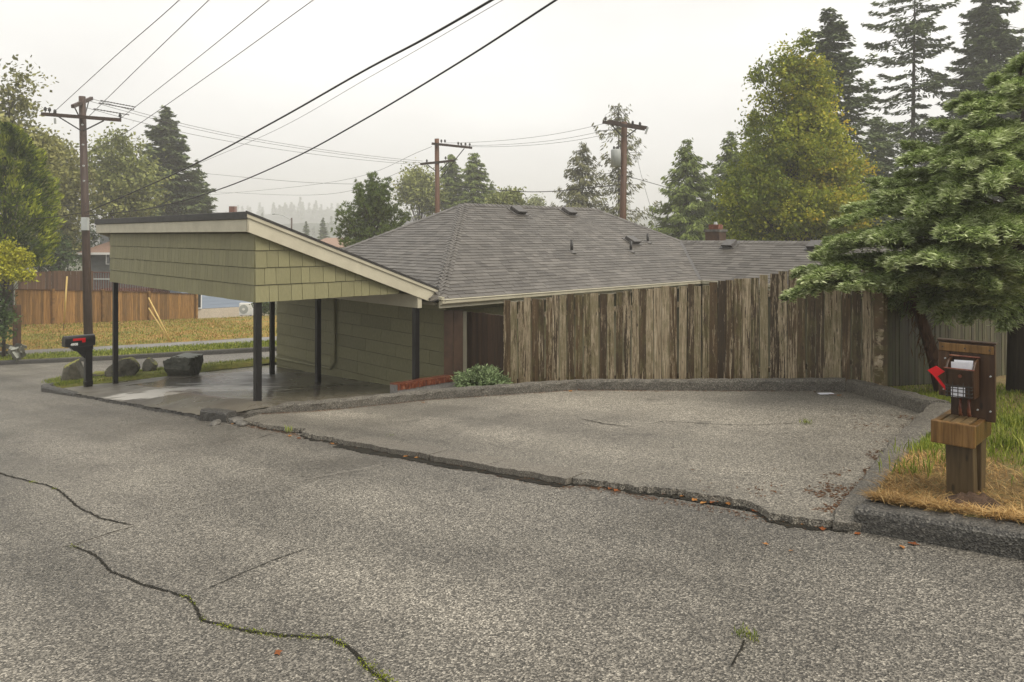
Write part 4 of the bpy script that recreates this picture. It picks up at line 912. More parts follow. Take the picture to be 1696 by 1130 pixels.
far_house('far_house', 'far grey roofed house showing just above the carport roof at left', 285, 352, 375, 260, 78, MAT['grey_roof'], MAT['grey_siding'], True, 365)
m = MB(); a = P(28, 573, 31.5); wpst = thing('wooden_post', 'short brown wooden post at the edge of the far lawn', 'post', a); m.bar(a - Z3 * .1, P(28, 505, 31.5), .26, .2, Vector((1, 0, 0))); m.build('post', MAT['fence_brown'], wpst, bevel=.015)
# ================================================================== utility poles
def pole(name, label, top, base_px, Z, r0, r1, m, zb=None):
    t = P(top[0], top[1], Z); b = P(base_px[0], base_px[1], Z)
    if zb is not None: b.z = zb
    root = thing(name, label, 'utility pole', b); mb = MB(); mb.tube([b - Z3 * .5, b.lerp(t, .5), t], [r0, (r0 + r1) / 2, r1], 12); mb.build('pole', m, root, True); return root, b, t
def insul(root, p, s=1.0, axis_=Z3):
    m = MB(); m.tube([p, p + axis_ * .05 * s, p + axis_ * .06 * s, p + axis_ * .12 * s, p + axis_ * .13 * s, p + axis_ * .2 * s], [.02, .02, .06 * s, .05 * s, .065 * s, .03 * s], 8); m.build('insulator', MAT['dark_metal'], root)
up1, b1, t1 = pole('utility_pole', 'dark brown utility pole with two crossarms at left across the street', (136, 160), (148, 600), 29.5, .165, .12, MAT['pole'])
Z1 = 29.5
m = MB(); m.bar(P(69, 189, 29.3), P(200, 199, 29.3), .10, .13); m.build('crossarm', MAT['pole'], up1)
m = MB(); m.bar(P(120, 176.5, 28.4), P(152, 163, 30.6), .10, .13); m.build('crossarm', MAT['pole'], up1)
for a, b in ((P(96, 193, 29.2), P(135, 217, 29.3)), (P(172, 200, 29.2), P(138, 217, 29.3)), (P(123, 177, 28.6), P(130, 191, 29.4)), (P(147, 168, 30.4), P(141, 191, 29.6))):
    m = MB(); m.bar(a, b, .03, .045); m.build('brace', MAT['dark_metal'], up1)
for px, py, Z in ((75, 186, 29.3), (82, 187, 29.3), (91, 190, 29.3), (199, 197, 29.3)): insul(up1, P(px, py, Z))
m = MB(); m.tube([P(91, 196, 29.2), P(91.5, 205, 29.2)], .04, 8); m.build('fuse', MAT['galv'], up1)
for py in (207, 240, 275, 300): m = MB(); q_ = P(lerp(136, 148, (py - 160) / 440), py, 29.3); m.tube([q_, q_ - Vector((0, .06, 0))], .035, 8); m.build('bolt', MAT['galv'], up1)
m = MB(); a = P(141, 371, 29.28); m.obox(a, (.13, 0, 0), (0, .07, 0), (0, 0, .25)); m.build('meter_box', MAT['galv'], up1, bevel=.015)
up2, b2, t2 = pole('utility_pole', 'reddish utility pole with two crossarms above the middle of the house roof', (723.5, 230), (727, 520), 44, .16, .13, MAT['pole_red'], terrain(-4, 44))
for a, b in ((P(715, 238, 43.8), P(782, 245, 43.8)), (P(696, 272, 43.9), P(754, 266, 43.9))): m = MB(); m.bar(a, b, .10, .13); m.build('crossarm', MAT['pole'], up2)
for a, b in ((P(769, 246, 43.8), P(729, 296, 43.85)), (P(708, 273, 43.8), P(722, 284, 43.85)), (P(744, 268, 43.8), P(728, 284, 43.85))): m = MB(); m.bar(a, b, .03, .05); m.build('brace', MAT['dark_metal'], up2)
for px, py in ((731, 237), (737, 237), (759, 241), (764, 242), (771, 242), (778, 243), (707, 270), (738, 265)): insul(up2, P(px, py, 43.8))
up3, b3, t3 = pole('utility_pole', 'reddish brown utility pole with transformer behind the house roof', (1034, 202), (1028, 520), 33, .17, .13, MAT['pole_red'], terrain(4.8, 33))
for a, b, Zs in ((P(998, 202, 32.7), P(1068, 214, 32.7), 0), (P(1007, 201, 33.3), P(1072, 212, 33.3), 0)): m = MB(); m.bar(a, b, .10, .13); m.build('crossarm', MAT['pole'], up3)
for a, b in ((P(1013, 207, 32.7), P(1031, 227, 32.8)), (P(1054, 214, 32.7), P(1037, 227, 32.8))): m = MB(); m.bar(a, b, .03, .05); m.build('brace', MAT['dark_metal'], up3)
m = MB(); c = P(1020, 263, 32.75); m.tube([c - Z3 * .36, c + Z3 * .36, c + Z3 * .40], [.215, .215, .19], 18); tr = m.build('transformer', MAT['galv'], up3, True)
m = MB(); m.tube([P(1073, 211, 32.7), P(1069, 222, 32.7)], .045, 8); m.build('fuse', MAT['galv'], up3)
for px, py in ((1003, 201), (1048, 208), (1060, 210)): insul(up3, P(px, py, 32.7))
insul(up3, c + Z3 * .38 + Vector((-.08, 0, 0)), .8); insul(up3, c + Z3 * .38 + Vector((.08, 0, 0)), .8)
sl = thing('street_light', 'small street light on a pole far behind the carport roof', 'street light', P(483, 400, 120))
m = MB(); a = P(483, 410, 120); m.tube([a - Z3 * 3, P(483, 361, 120)], .13, 8); m.build('pole', MAT['pole_red'], sl)
m = MB(); m.tube([P(483, 365, 120), P(468, 357, 119.8), P(455, 354.5, 119.6)], .05, 6); m.build('arm', MAT['galv'], sl)
m = MB(); m.tube([P(456, 354.5, 119.6), P(451, 354.5, 119.5)], [.1, .16], 8); m.build('lamp', MAT['galv'], sl)
# ------------------------------------------------------------------ wires
def wire(name, label, pts, r, m, group=None, sag=0.0):
    pts = [P(*p) for p in pts]; out = []
    ext = [pts[0] + (pts[0] - pts[1])] + pts + [pts[-1] + (pts[-1] - pts[-2])]
    for i in range(1, len(ext) - 2):
        p0, p1, p2, p3 = ext[i - 1:i + 3]
        for k in range(8):
            t = k / 8; out.append(.5 * ((2 * p1) + (p2 - p0) * t + (2 * p0 - 5 * p1 + 4 * p2 - p3) * t * t + (3 * p1 - p0 - 3 * p2 + p3) * t ** 3))
    out.append(pts[-1]); n = len(out)
    if sag: out = [p - Z3 * sag * 4 * (i / (n - 1)) * (1 - i / (n - 1)) for i, p in enumerate(out)]
    mb = MB(); mb.tube(out, r, 5); o = mb.build(name, m, None, origin=out[0]); return tag(o, label, 'wire', group)
g1 = 'overhead lines at left'
wire('power_line', 'uppermost thin power line rising from the left pole to the top edge', [(88, 187, 29.3), (190, 94, 23), (297, 0, 18), (460, -160, 14)], .011, MAT['wire_grey'], g1)
wire('power_line', 'second thin power line rising from the left pole to the top edge', [(143, 197, 29.3), (240, 102, 23), (346, 0, 18.4), (510, -160, 14)], .011, MAT['wire_grey'], g1)
wire('power_line', 'third thin power line rising from the right crossarm end of the left pole', [(200, 196, 29.3), (320, 102, 24), (446, 0, 19), (640, -160, 14)], .011, MAT['wire_grey'], g1)
wire('power_line', 'fourth thin power line passing in front of the tall conifer tip', [(150, 250, 31), (205, 222, 29.3), (350, 122, 24), (519, 0, 19), (740, -160, 14)], .011, MAT['wire_grey'], g1)
wire('cable', 'thickest black cable sweeping from the left pole to the top edge', [(143, 352, 29.3), (300, 283, 23), (450, 204, 18), (600, 119, 14.5), (700, 66, 12.6), (815, 0, 10.8), (1050, -140, 8)], .021, MAT['wire'])
wire('cable', 'lower black cable sagging above the carport to the top edge', [(143, 358, 29.3), (250, 345, 26), (360, 315, 22), (480, 265, 18.5), (600, 200, 15.6), (760, 104, 12.6), (921, 0, 10.4), (1150, -150, 8)], .017, MAT['wire'])
wire('cable', 'thin grey cable running just under the thickest black cable', [(320, 275, 24), (460, 214, 19.5), (605, 132, 15.5), (720, 66, 13), (833, 0, 11), (1060, -130, 8.5)], .005, MAT['wire_grey'])
for i, (a, b, lb) in enumerate((((153, 164, 30.5), (700, 267, 43.9), 'highest wire between the left pole and the middle pole'), ((150, 168, 30.2), (706, 271, 43.9), 'second wire between the left pole and the middle pole'), ((141, 178, 29.6), (695, 273, 43.9), 'lowest wire between the left pole and the middle pole'))):
    wire('power_line', lb, [a, ((a[0] + b[0]) / 2, (a[1] + b[1]) / 2, (a[2] + b[2]) / 2), b], .010, MAT['wire_grey'], 'lines between the left and middle poles', .45)
    aa = P(*a); bb = P(*b); dd_ = (bb - aa).normalized(); m = MB(); m.tube([aa + dd_ * (.3 + .06 * k) for k in range(24)], [.028 if k % 2 else .014 for k in range(24)], 6); m.build('insulator_string', MAT['dark_metal'], up1)
for i, (a, b, lb) in enumerate((((737, 237, 43.8), (1000, 205, 32.7), 'highest wire between the middle pole and the transformer pole'), ((764, 241, 43.8), (1012, 214, 32.7), 'middle wire between the middle pole and the transformer pole'), ((779, 243, 43.8), (1025, 218, 32.7), 'lowest wire between the middle pole and the transformer pole'))):
    wire('power_line', lb, [a, ((a[0] + b[0]) / 2, (a[1] + b[1]) / 2, (a[2] + b[2]) / 2), b], .009, MAT['wire_grey'], 'lines between the middle and transformer poles', .25)
wire('cable', 'dark cable from the middle pole to the transformer pole low over the roof', [(728, 306, 43.8), (880, 318, 38), (1028, 306, 32.8)], .02, MAT['wire'])
wire('cable', 'pale cable across the sky at left of the middle pole', [(333, 287, 60), (520, 303, 50), (724, 305, 43.9)], .012, MAT['wire_grey'])
wire('power_line', 'thin line fanning left from the upper arm of the middle pole', [(715, 243, 43.9), (560, 300, 60), (330, 325, 90)], .012, MAT['wire_grey'])
wire('power_line', 'thin line fanning left from the lower arm of the middle pole', [(697, 272, 43.9), (540, 322, 60), (350, 318, 90)], .012, MAT['wire_grey'])
wire('guy_wire', 'thin guy wire slanting down right of the transformer pole', [(1052, 240, 32.8), (1062, 290, 32), (1090, 385, 31)], .008, MAT['wire_grey'])
wire('cable', 'service cable dropping right from the transformer pole into the trees', [(1031, 290, 32.8), (1095, 308, 36), (1180, 335, 42)], .015, MAT['wire'])
wire('cable', 'cable leaving the left pole towards the left edge, upper of two', [(143, 341, 29.3), (80, 341, 33), (-40, 341, 40)], .014, MAT['wire'])
wire('cable', 'cable leaving the left pole towards the left edge, lower of two', [(143, 352, 29.3), (60, 362, 33), (-40, 363, 38)], .018, MAT['wire'])
wire('cable', 'pale service cable crossing the left pole down to the grey house', [(60, 335, 34), (110, 365, 38), (190, 402, 60)], .012, MAT['wire_grey'])
# yellow guy guards
for a, b, gnd, lb in (((246, 493), (283, 566), (289, 576), 'pale upper yellow guy wire guard leaning beside the carport'), ((246, 510), (283, 568), (288, 577), 'bright lower yellow guy wire guard leaning beside the carport'), ((111, 458), (106, 535), (105, 548), 'upright yellow guy wire guard in front of the cedar fence')):
    Zq = 30.2 if a[0] > 200 else 35; rt = thing('guy_guard', lb, 'guy guard', P(*b, Zq)); m = MB(); m.tube([P(*a, Zq), P(*b, Zq)], .028 if Zq < 31 else .04, 8); m.build('sleeve', MAT['yellow'], rt, True)
    m = MB(); m.tube([P(*b, Zq), P(*gnd, Zq)], .015, 6); m.build('anchor_rod', MAT['dark_metal'], rt)
# ================================================================== vegetation
def unit(a): return a / np.maximum(np.linalg.norm(a, axis=-1, keepdims=True), 1e-9)
def leaf_quads(c, axis_, nrm, ln, wd, bend=0.0):    # diamond-ish quads: c centre, axis along, nrm normal
    axis_ = unit(axis_); side = unit(np.cross(nrm, axis_)); ln = np.asarray(ln)[:, None]; wd = np.asarray(wd)[:, None]
    a = c - axis_ * ln * .5; b = c + axis_ * ln * .5; m = c - axis_ * ln * .05
    return np.stack([a, m + side * wd * .5, b, m - side * wd * .5], 1)
def rdir(n): return unit(RNG.normal(size=(n, 3)))
def limb_pts(p0, p1, droop, n=5):
    out = []
    for i in range(n + 1):
        t = i / n; p = Vector(p0).lerp(Vector(p1), t); p.z += droop * t * (1 - t) * 4; out.append(p)
    return out
def conifer(name, label, px, top, Z, R0, leafm, group=None, start=.12, p=.85, density=1.0, droop=.25, tipup=.1, ln=.42, wd=.13, base=None, levels=None, irregular=.2, trunk=.16, hang=.0, nb=(5, 8), shift=0.0, toppx=None):
    t = P(top[0], top[1], Z); zb = terrain(t.x, Z) if base is None else base; H = t.z - zb; b = Vector((P(px, 390, Z).x, Z, zb))
    root = thing(name, label, 'tree', b, group)
    m = MB(); m.tube([b - Z3 * .3, b.lerp(t, .5), b.lerp(t, .97)], [trunk, trunk * .55, .02], 7); m.build('trunk', MAT['bark'], root, True)
    nl = levels or int(H * 3.8); Q = []; Rn = []; br = MB()
    for i in range(nl):
        f = start + (1 - start) * ((i + random.random() * .8) / nl) ** .92
        if f > .985: f = .985
        c = b.lerp(t, f); Lm = R0 * (1 - f) ** p / (1 - start) ** p + .06
        for j in range(random.randint(*nb)):
            az = random.uniform(0, 2 * math.pi); L = Lm * random.uniform(1 - irregular * 2, 1 + irregular); L = max(L, .1); c = b.lerp(t, min(.985, f + random.uniform(-.022, .022))); dr_ = droop * random.uniform(.3, 1.7)
            o = np.array([math.cos(az), math.sin(az), 0]); lat = np.array([-o[1], o[0], 0]); n = max(5, int(L * 40 * density))
            tt = RNG.random(n) ** .7; wv = .30 * L * (1 - tt * .75) + .05; lt = RNG.uniform(-1, 1, n) * wv
            zc = -dr_ * L * tt ** 1.4 + tipup * L * np.maximum(0, tt - .65) ** 1.5 * 3
            pos = np.array(c)[None] + o[None] * (tt * L)[:, None] + lat[None] * lt[:, None]; pos[:, 2] += zc - np.abs(lt) * .35 + RNG.normal(0, .04, n)
            ax = o[None] * .8 + lat[None] * np.sign(lt)[:, None] * RNG.uniform(.2, 1.0, n)[:, None] + RNG.normal(0, .25, (n, 3)); ax[:, 2] -= .25 + hang
            if hang: pos[:, 2] -= RNG.random(n) * hang * .5
            nr = np.array([0, 0, 1.0])[None] + RNG.normal(0, .45 + hang, (n, 3))
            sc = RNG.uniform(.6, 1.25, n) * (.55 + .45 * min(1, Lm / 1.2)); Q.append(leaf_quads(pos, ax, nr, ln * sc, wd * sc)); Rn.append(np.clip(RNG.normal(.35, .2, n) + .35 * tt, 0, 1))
            if L > .5 and random.random() < .5: br.tube([c, c + Vector(o) * L * .55 - Z3 * droop * L * .35, c + Vector(o) * L * .9 - Z3 * droop * L * .85], [.03, .018, .006], 4, False)
    if br.V: br.build('branches', MAT['bark'], root)['kind'] = 'stuff'
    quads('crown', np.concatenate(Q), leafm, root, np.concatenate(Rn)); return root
def broadleaf(name, label, Z, base_px, lobes, leafm, n_clumps, leaves, sig, ls, group=None, trunk=.16, zb=None, limbs=True, cat='tree', flat=.75, fork=.35, bark='bark', rbias=0.0):
    # lobes: list of (px, py, rx_px, ry_px) ellipsoids in photograph pixels at depth Z
    x = P(base_px, 390, Z).x; zb = terrain(x, Z) if zb is None else zb; b = Vector((x, Z, zb)); root = thing(name, label, cat, b, group)
    L = [(P(px, py, Z), rx / F * Z, ry / F * Z) for px, py, rx, ry in lobes]; vol = np.array([rx * rx * ry for _, rx, ry in L]); vol = vol ** .8; vol /= vol.sum()
    topz = max(c.z + ry for c, rx, ry in L); cx = sum(c.x for c, _, _ in L) / len(L); Q = []; Rn = []; br = MB()
    tp = Vector((lerp(b.x, L[0][0].x, .8), Z, lerp(zb, topz, .85)))
    br_t = MB(); br_t.tube([b - Z3 * .3, b.lerp(tp, fork), b.lerp(tp, .7), tp], [trunk, trunk * .75, trunk * .4, .03], 8); br_t.build('trunk', MAT[bark], root, True)
    for i in range(n_clumps):
        k = RNG.choice(len(L), p=vol); c, rx, ry = L[k]; d = rdir(1)[0]; r = RNG.random() ** .45
        pc = np.array([c.x + d[0] * rx * r, c.y + d[1] * rx * r, c.z + d[2] * ry * r]); n = int(leaves * RNG.uniform(.5, 1.4)); s = sig * RNG.uniform(.6, 1.25)
        pos = pc[None] + RNG.normal(0, 1, (n, 3)) * np.array([s, s, s * flat]); pos[:, 2] -= .25 * np.linalg.norm(pos[:, :2] - pc[:2], axis=1)
        sc = RNG.uniform(.6, 1.3, n); nr = rdir(n); nr[:, 2] = np.abs(nr[:, 2]) + .3
        Q.append(leaf_quads(pos, rdir(n), nr, ls * sc, ls * .62 * sc)); base_r = RNG.uniform(.1, .7) + rbias * (pc[0] - cx) / max(L[0][1], .1); Rn.append(np.clip(base_r + RNG.normal(0, .16, n), 0, 1))
        if limbs and i % 4 == 0:
            at = clamp((pc[2] - zb) / max(.1, tp.z - zb) * .72 - .08, .15, .95); st = b.lerp(tp, at); e = Vector(pc); br.tube(limb_pts(st, e, .15 * (e - st).length * .5, 4), [trunk * .28, trunk * .2, trunk * .14, trunk * .09, .008], 4, False)
    if br.V: br.build('limbs', MAT[bark], root)['kind'] = 'stuff'
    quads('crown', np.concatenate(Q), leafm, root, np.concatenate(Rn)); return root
# ---- trees at left
broadleaf('tall_tree', 'tall wispy grey green tree at the left edge of the photo', 48, 15, [(22, 150, 30, 55), (0, 230, 70, 70), (62, 165, 14, 22), (45, 250, 50, 55), (-40, 260, 80, 110)], MAT['willow_leaf'], 260, 70, .55, .30, trunk=.25)
broadleaf('leafy_tree', 'olive leafy tree right behind the left utility pole', 58, 100, [(95, 275, 42, 62), (70, 330, 48, 60), (120, 320, 30, 60), (60, 390, 60, 50)], MAT['willow_leaf'], 230, 75, .6, .32, trunk=.2)
broadleaf('alder_tree', 'rounded airy tree between the left utility pole and the tall conifer', 64, 190, [(195, 270, 44, 52), (170, 300, 30, 50), (225, 310, 34, 50), (195, 340, 52, 30)], MAT['alder_leaf'], 170, 62, .62, .34, trunk=.2)
conifer('conifer_tree', 'tall pointed conifer left of centre behind the carport', 288, (274, 172), 72, 6.8, MAT['fir_leaf'], 'conifers in the background', density=1.1, droop=.22, tipup=.2, ln=.5, wd=.17, p=.8, nb=(6, 9))
conifer('conifer_tree', 'smaller conifer leaning against the right flank of the tall left conifer', 325, (325, 262), 74, 3.6, MAT['fir_leaf'], 'conifers in the background', density=.9, droop=.1, tipup=.3, ln=.5, wd=.16)
def arbor(name, label, px, top, bot, Z, R0, leafm, n, ln, wd, cat='tree', rr=(.55, 1.05), zb=None):
    t = P(px, top, Z); b = Vector((t.x, Z, terrain(t.x, Z) if zb is None else zb)); root = thing(name, label, cat, b); z0 = P(px, bot, Z).z
    m = MB(); m.tube([b - Z3 * .2, b.lerp(t, .9)], [.12, .03], 6); m.build('trunk', MAT['bark'], root)
    f = RNG.random(n); az = RNG.uniform(0, 2 * np.pi, n); lump = 1 + .13 * np.sin(az * 5 + f * 9) + .1 * np.sin(az * 9 - f * 17) + .08 * np.sin(f * 40 + az * 3)
    prof = np.sqrt(np.maximum(0, 1 - f ** 2.2)) * (.75 + .25 * np.minimum(1, f * 5)); r = R0 * prof * lump * RNG.uniform(rr[0], rr[1], n) ** .4
    pos = np.stack([b.x + r * np.cos(az), Z + r * np.sin(az), z0 + (t.z - z0) * f], 1); out = np.stack([np.cos(az), np.sin(az), np.full(n, .9)], 1)
    sc = RNG.uniform(.6, 1.3, n); ax = out + RNG.normal(0, .35, (n, 3)); nr = np.stack([np.cos(az), np.sin(az), np.full(n, .4)], 1) + RNG.normal(0, .5, (n, 3))
    quads('crown', leaf_quads(pos, ax, nr, ln * sc, wd * sc), leafm, root, np.clip(RNG.normal(.25, .2, n) + .55 * (lump - .9) / .3, 0, 1)); return root
arbor('arborvitae', 'dense bright green rounded evergreen at the left edge', 8, 205, 440, 34, 2.05, MAT['arbor_leaf'], 15000, .24, .085)
broadleaf('yellow_shrub', 'yellow green leafy shrub at the left edge in front of the evergreen', 29, 6, [(8, 428, 34, 30), (30, 440, 24, 30), (-25, 440, 45, 40), (45, 455, 14, 22)], MAT['yellow_leaf'], 110, 60, .16, .12, trunk=.07, cat='shrub', zb=-4.4)
broadleaf('dark_shrub', 'dark green ferny shrub under the yellow shrub at left edge', 28.6, -5, [(-5, 505, 26, 34), (5, 540, 22, 28), (-30, 520, 30, 50)], MAT['dark_leaf'], 70, 60, .17, .13, trunk=.05, cat='shrub', zb=-4.7)
broadleaf('dark_shrub', 'round dark bush right of the left utility pole above the fence', 68, 150, [(140, 405, 24, 30), (120, 420, 20, 22), (160, 425, 16, 18)], MAT['dark_leaf'], 70, 60, .3, .22, trunk=.1, cat='shrub')
broadleaf('dark_shrub', 'dark bush above the brown fence left of the utility pole', 56, 60, [(70, 412, 40, 32), (100, 425, 24, 22)], MAT['dark_leaf'], 70, 55, .4, .25, trunk=.1, cat='shrub')
broadleaf('green_shrub', 'small green shrub behind the heat pump', 49.5, 434, [(434, 508, 13, 14)], MAT['dark_leaf'], 26, 60, .16, .15, trunk=.05, cat='shrub', zb=-5.6)
# ---- middle
def pine(name, label, px, Z, lobes, leafm, zb=None):
    x = P(px, 390, Z).x; b = Vector((x, Z, terrain(x, Z))); root = thing(name, label, 'tree', b); tp = P(lobes[0][0], lobes[0][1], Z)
    m = MB(); m.tube([b - Z3 * .2, b.lerp(tp, .6), tp], [.16, .1, .02], 7); m.build('trunk', MAT['bark'], root, True); Q = []; Rn = []; br = MB()
    for (lx, ly, l) in lobes:
        e = P(lx, ly, Z)
        for rep in range(3):
            az = random.uniform(0, 6.28); e2 = e + Vector((random.gauss(0, .25), random.gauss(0, 1.1) if rep else 0, random.gauss(0, .2))); s0 = clamp((e2.z - b.z) / (tp.z - b.z) - .16, .1, .96); st = b.lerp(tp, s0)
            path = [st, st.lerp(e2, .5) - Z3 * .15, e2]; br.tube(path, [.05, .03, .01], 4, False)
            for k in range(34):
                t = random.uniform(.25, 1.0) ; c = st.lerp(e2, t) + Vector((random.gauss(0, .22), random.gauss(0, .3), random.gauss(0, .2))) * (1.1 - .5 * t); n = 16
                ax = unit(RNG.normal(0, .55, (n, 3)) + np.array([(e2 - st).normalized().x * .5, 0, .75])); pos = np.array(c)[None] + ax * .10
                Q.append(leaf_quads(pos, ax, rdir(n), np.full(n, .26), np.full(n, .045))); Rn.append(np.clip(RNG.normal(.3 + .3 * t, .2, n), 0, 1))
    br.build('branches', MAT['bark'], root)['kind'] = 'stuff'; quads('crown', np.concatenate(Q), leafm, root, np.concatenate(Rn)); return root
pine('pine_tree', 'bushy dark green pine between the carport roof and the house roof', 622, 45, [(613, 292, 1), (600, 312, 1), (626, 306, 1), (638, 306, 1), (588, 328, 1), (645, 325, 1), (620, 330, 1), (580, 345, 1), (660, 338, 1), (605, 350, 1), (640, 352, 1), (570, 362, 1), (590, 368, 1), (668, 358, 1), (655, 372, 1), (566, 380, 1), (620, 372, 1), (585, 392, 1), (640, 385, 1), (605, 395, 1), (575, 400, 1)], MAT['pine_leaf'])
broadleaf('leafy_tree', 'airy broadleaf tree just left of the middle utility pole', 82, 695, [(695, 298, 26, 24), (680, 320, 18, 28), (710, 325, 28, 28)], MAT['alder_leaf'], 100, 60, .6, .36, trunk=.16)
conifer('conifer_tree', 'conifer directly behind the crossarms of the middle utility pole', 747, (748, 252), 84, 5.2, MAT['cedar_tree_leaf'], 'conifers in the background', density=.9, hang=.3, p=.7)
conifer('conifer_tree', 'blunt topped conifer right of the middle utility pole', 785, (786, 250), 82, 4.4, MAT['cedar_tree_leaf'], 'conifers in the background', density=.9, hang=.3, p=.62)
conifer('conifer_tree', 'short conifer left of the round bushes behind the house ridge', 815, (815, 298), 78, 2.4, MAT['cedar_tree_leaf'], 'conifers in the background', density=.9, p=.7)
broadleaf('leafy_tree', 'round leafy tree top showing behind the middle of the house ridge', 74, 845, [(845, 328, 20, 16), (828, 335, 16, 14), (860, 336, 8, 8)], MAT['alder_leaf'], 70, 55, .4, .3, trunk=.12)
broadleaf('leafy_tree', 'tiny round tree top behind the ridge near the first roof vents', 120, 888, [(888, 336, 12, 10), (884, 345, 14, 8)], MAT['alder_leaf'], 40, 45, .5, .4, trunk=.12)
conifer('spruce_tree', 'drooping brownish spruce left of the transformer pole', 966, (964, 232), 66, 4.9, MAT['spruce_leaf'], 'drooping spruces', density=.6, hang=.55, droop=.2, tipup=.35, ln=.42, wd=.11, p=.7, nb=(4, 6), irregular=.25)
conifer('spruce_tree', 'ragged bare topped spruce right behind the transformer pole', 1027, (1024, 168), 66, 3.2, MAT['spruce_leaf'], 'drooping spruces', density=.42, hang=.6, droop=.0, tipup=.5, ln=.42, wd=.11, p=.42, nb=(1, 4), irregular=.45, start=.2, trunk=.22)
conifer('cedar_tree', 'pointed cedar with fringed branches left of the birch', 1138, (1138, 226), 52, 4.2, MAT['cedar_tree_leaf'], 'pointed cedars', density=1.0, hang=.45, droop=.3, tipup=.35, ln=.36, wd=.11, p=.72, nb=(5, 8))
conifer('cedar_tree', 'second pointed cedar half hidden by the birch', 1212, (1211, 212), 56, 4.2, MAT['cedar_tree_leaf'], 'pointed cedars', density=1.0, hang=.45, droop=.3, tipup=.35, ln=.38, wd=.12, p=.72, nb=(5, 8))
conifer('cedar_tree', 'cedar top poking out behind the upper left of the birch', 1252, (1250, 175), 57, 3.8, MAT['cedar_tree_leaf'], 'pointed cedars', density=.8, hang=.45, droop=.3, tipup=.35, ln=.38, wd=.12, p=.8, nb=(5, 7))
broadleaf('birch_tree', 'big yellowing birch tree behind the house wing', 36, 1318, [(1322, 85, 26, 42), (1290, 120, 46, 22), (1255, 150, 16, 18), (1330, 140, 52, 50), (1310, 200, 66, 50), (1360, 210, 48, 60), (1300, 265, 90, 55), (1380, 290, 56, 60), (1260, 320, 80, 45), (1330, 345, 110, 50), (1240, 372, 60, 35), (1400, 340, 40, 50)],
          MAT['birch_leaf'], 620, 120, .29, .17, trunk=.2, fork=.4, rbias=.06)
conifer('fir_tree', 'tall dark fir behind the right side of the birch', 1384, (1372, 8), 50, 5.2, MAT['fir_leaf'], 'firs at right', density=1.3, droop=.28, tipup=.25, ln=.38, wd=.14, p=.66, nb=(5, 8), irregular=.3)
conifer('fir_tree', 'tall sparse fir with bare trunk showing between its branches', 1508, (1516, -70), 54, 5.0, MAT['fir_leaf'], 'firs at right', density=1.25, droop=.16, tipup=.25, ln=.38, wd=.15, p=.40, nb=(3, 5), levels=44, irregular=.42, trunk=.28)
conifer('fir_tree', 'dense dark fir at the top right corner of the photo', 1640, (1642, -45), 52, 6.2, MAT['fir_leaf'], 'firs at right', density=1.3, droop=.30, tipup=.3, ln=.40, wd=.14, p=.7, nb=(5, 8), irregular=.2)
conifer('fir_tree', 'lower fir filling the gap behind the right end of the birch', 1455, (1452, 190), 60, 3.6, MAT['fir_leaf'], 'firs at right', density=.9, droop=.25, ln=.42, wd=.15, p=.7)
# far small trees in the mist
for px, top, Z, r, lb in ((535, 360, 150, 2.6, 'small misty conifer right of the far street light'), (507, 366, 150, 2.2, 'small misty tree just beside the far street light')): conifer('far_tree', lb, px, (px, top), Z, r, MAT['fir_leaf'], 'trees in the mist', density=.5, ln=.7, wd=.25)
def forest(name, H, Z, n, label):
    hl, xs, hs = H; Q = []; Rn = []
    for i in range(n):
        k = random.choice([q_ for q_ in range(len(xs)) if 200 < xs[q_] < 1250]); x = xs[k] + random.uniform(-20, 20); z0 = hs[k] - random.uniform(0, 14); y = Z - random.uniform(0, 60); X = (x + random.uniform(-12, 12) - 848) / F * Z; hgt = random.uniform(.007, .016) * Z; m = 70
        f = RNG.random(m); az = RNG.uniform(0, 6.28, m); r = (1 - f) * hgt * .2 * RNG.uniform(.3, 1, m)
        pos = np.stack([X + r * np.cos(az), y + r * np.sin(az), z0 - 1 + f * hgt], 1); ax = np.stack([np.cos(az), np.sin(az), np.full(m, -.4)], 1)
        Q.append(leaf_quads(pos, ax, rdir(m), np.full(m, .0042 * Z), np.full(m, .002 * Z))); Rn.append(RNG.random(m))
    o = quads(name, np.concatenate(Q), MAT['fir_leaf'], None, np.concatenate(Rn), 'stuff'); tag(o, label, 'forest')
forest('forest', H1, 850, 420, 'misty conifer forest on the far hill'); forest('forest', H2, 480, 170, 'misty conifer trees on the nearer low hill')
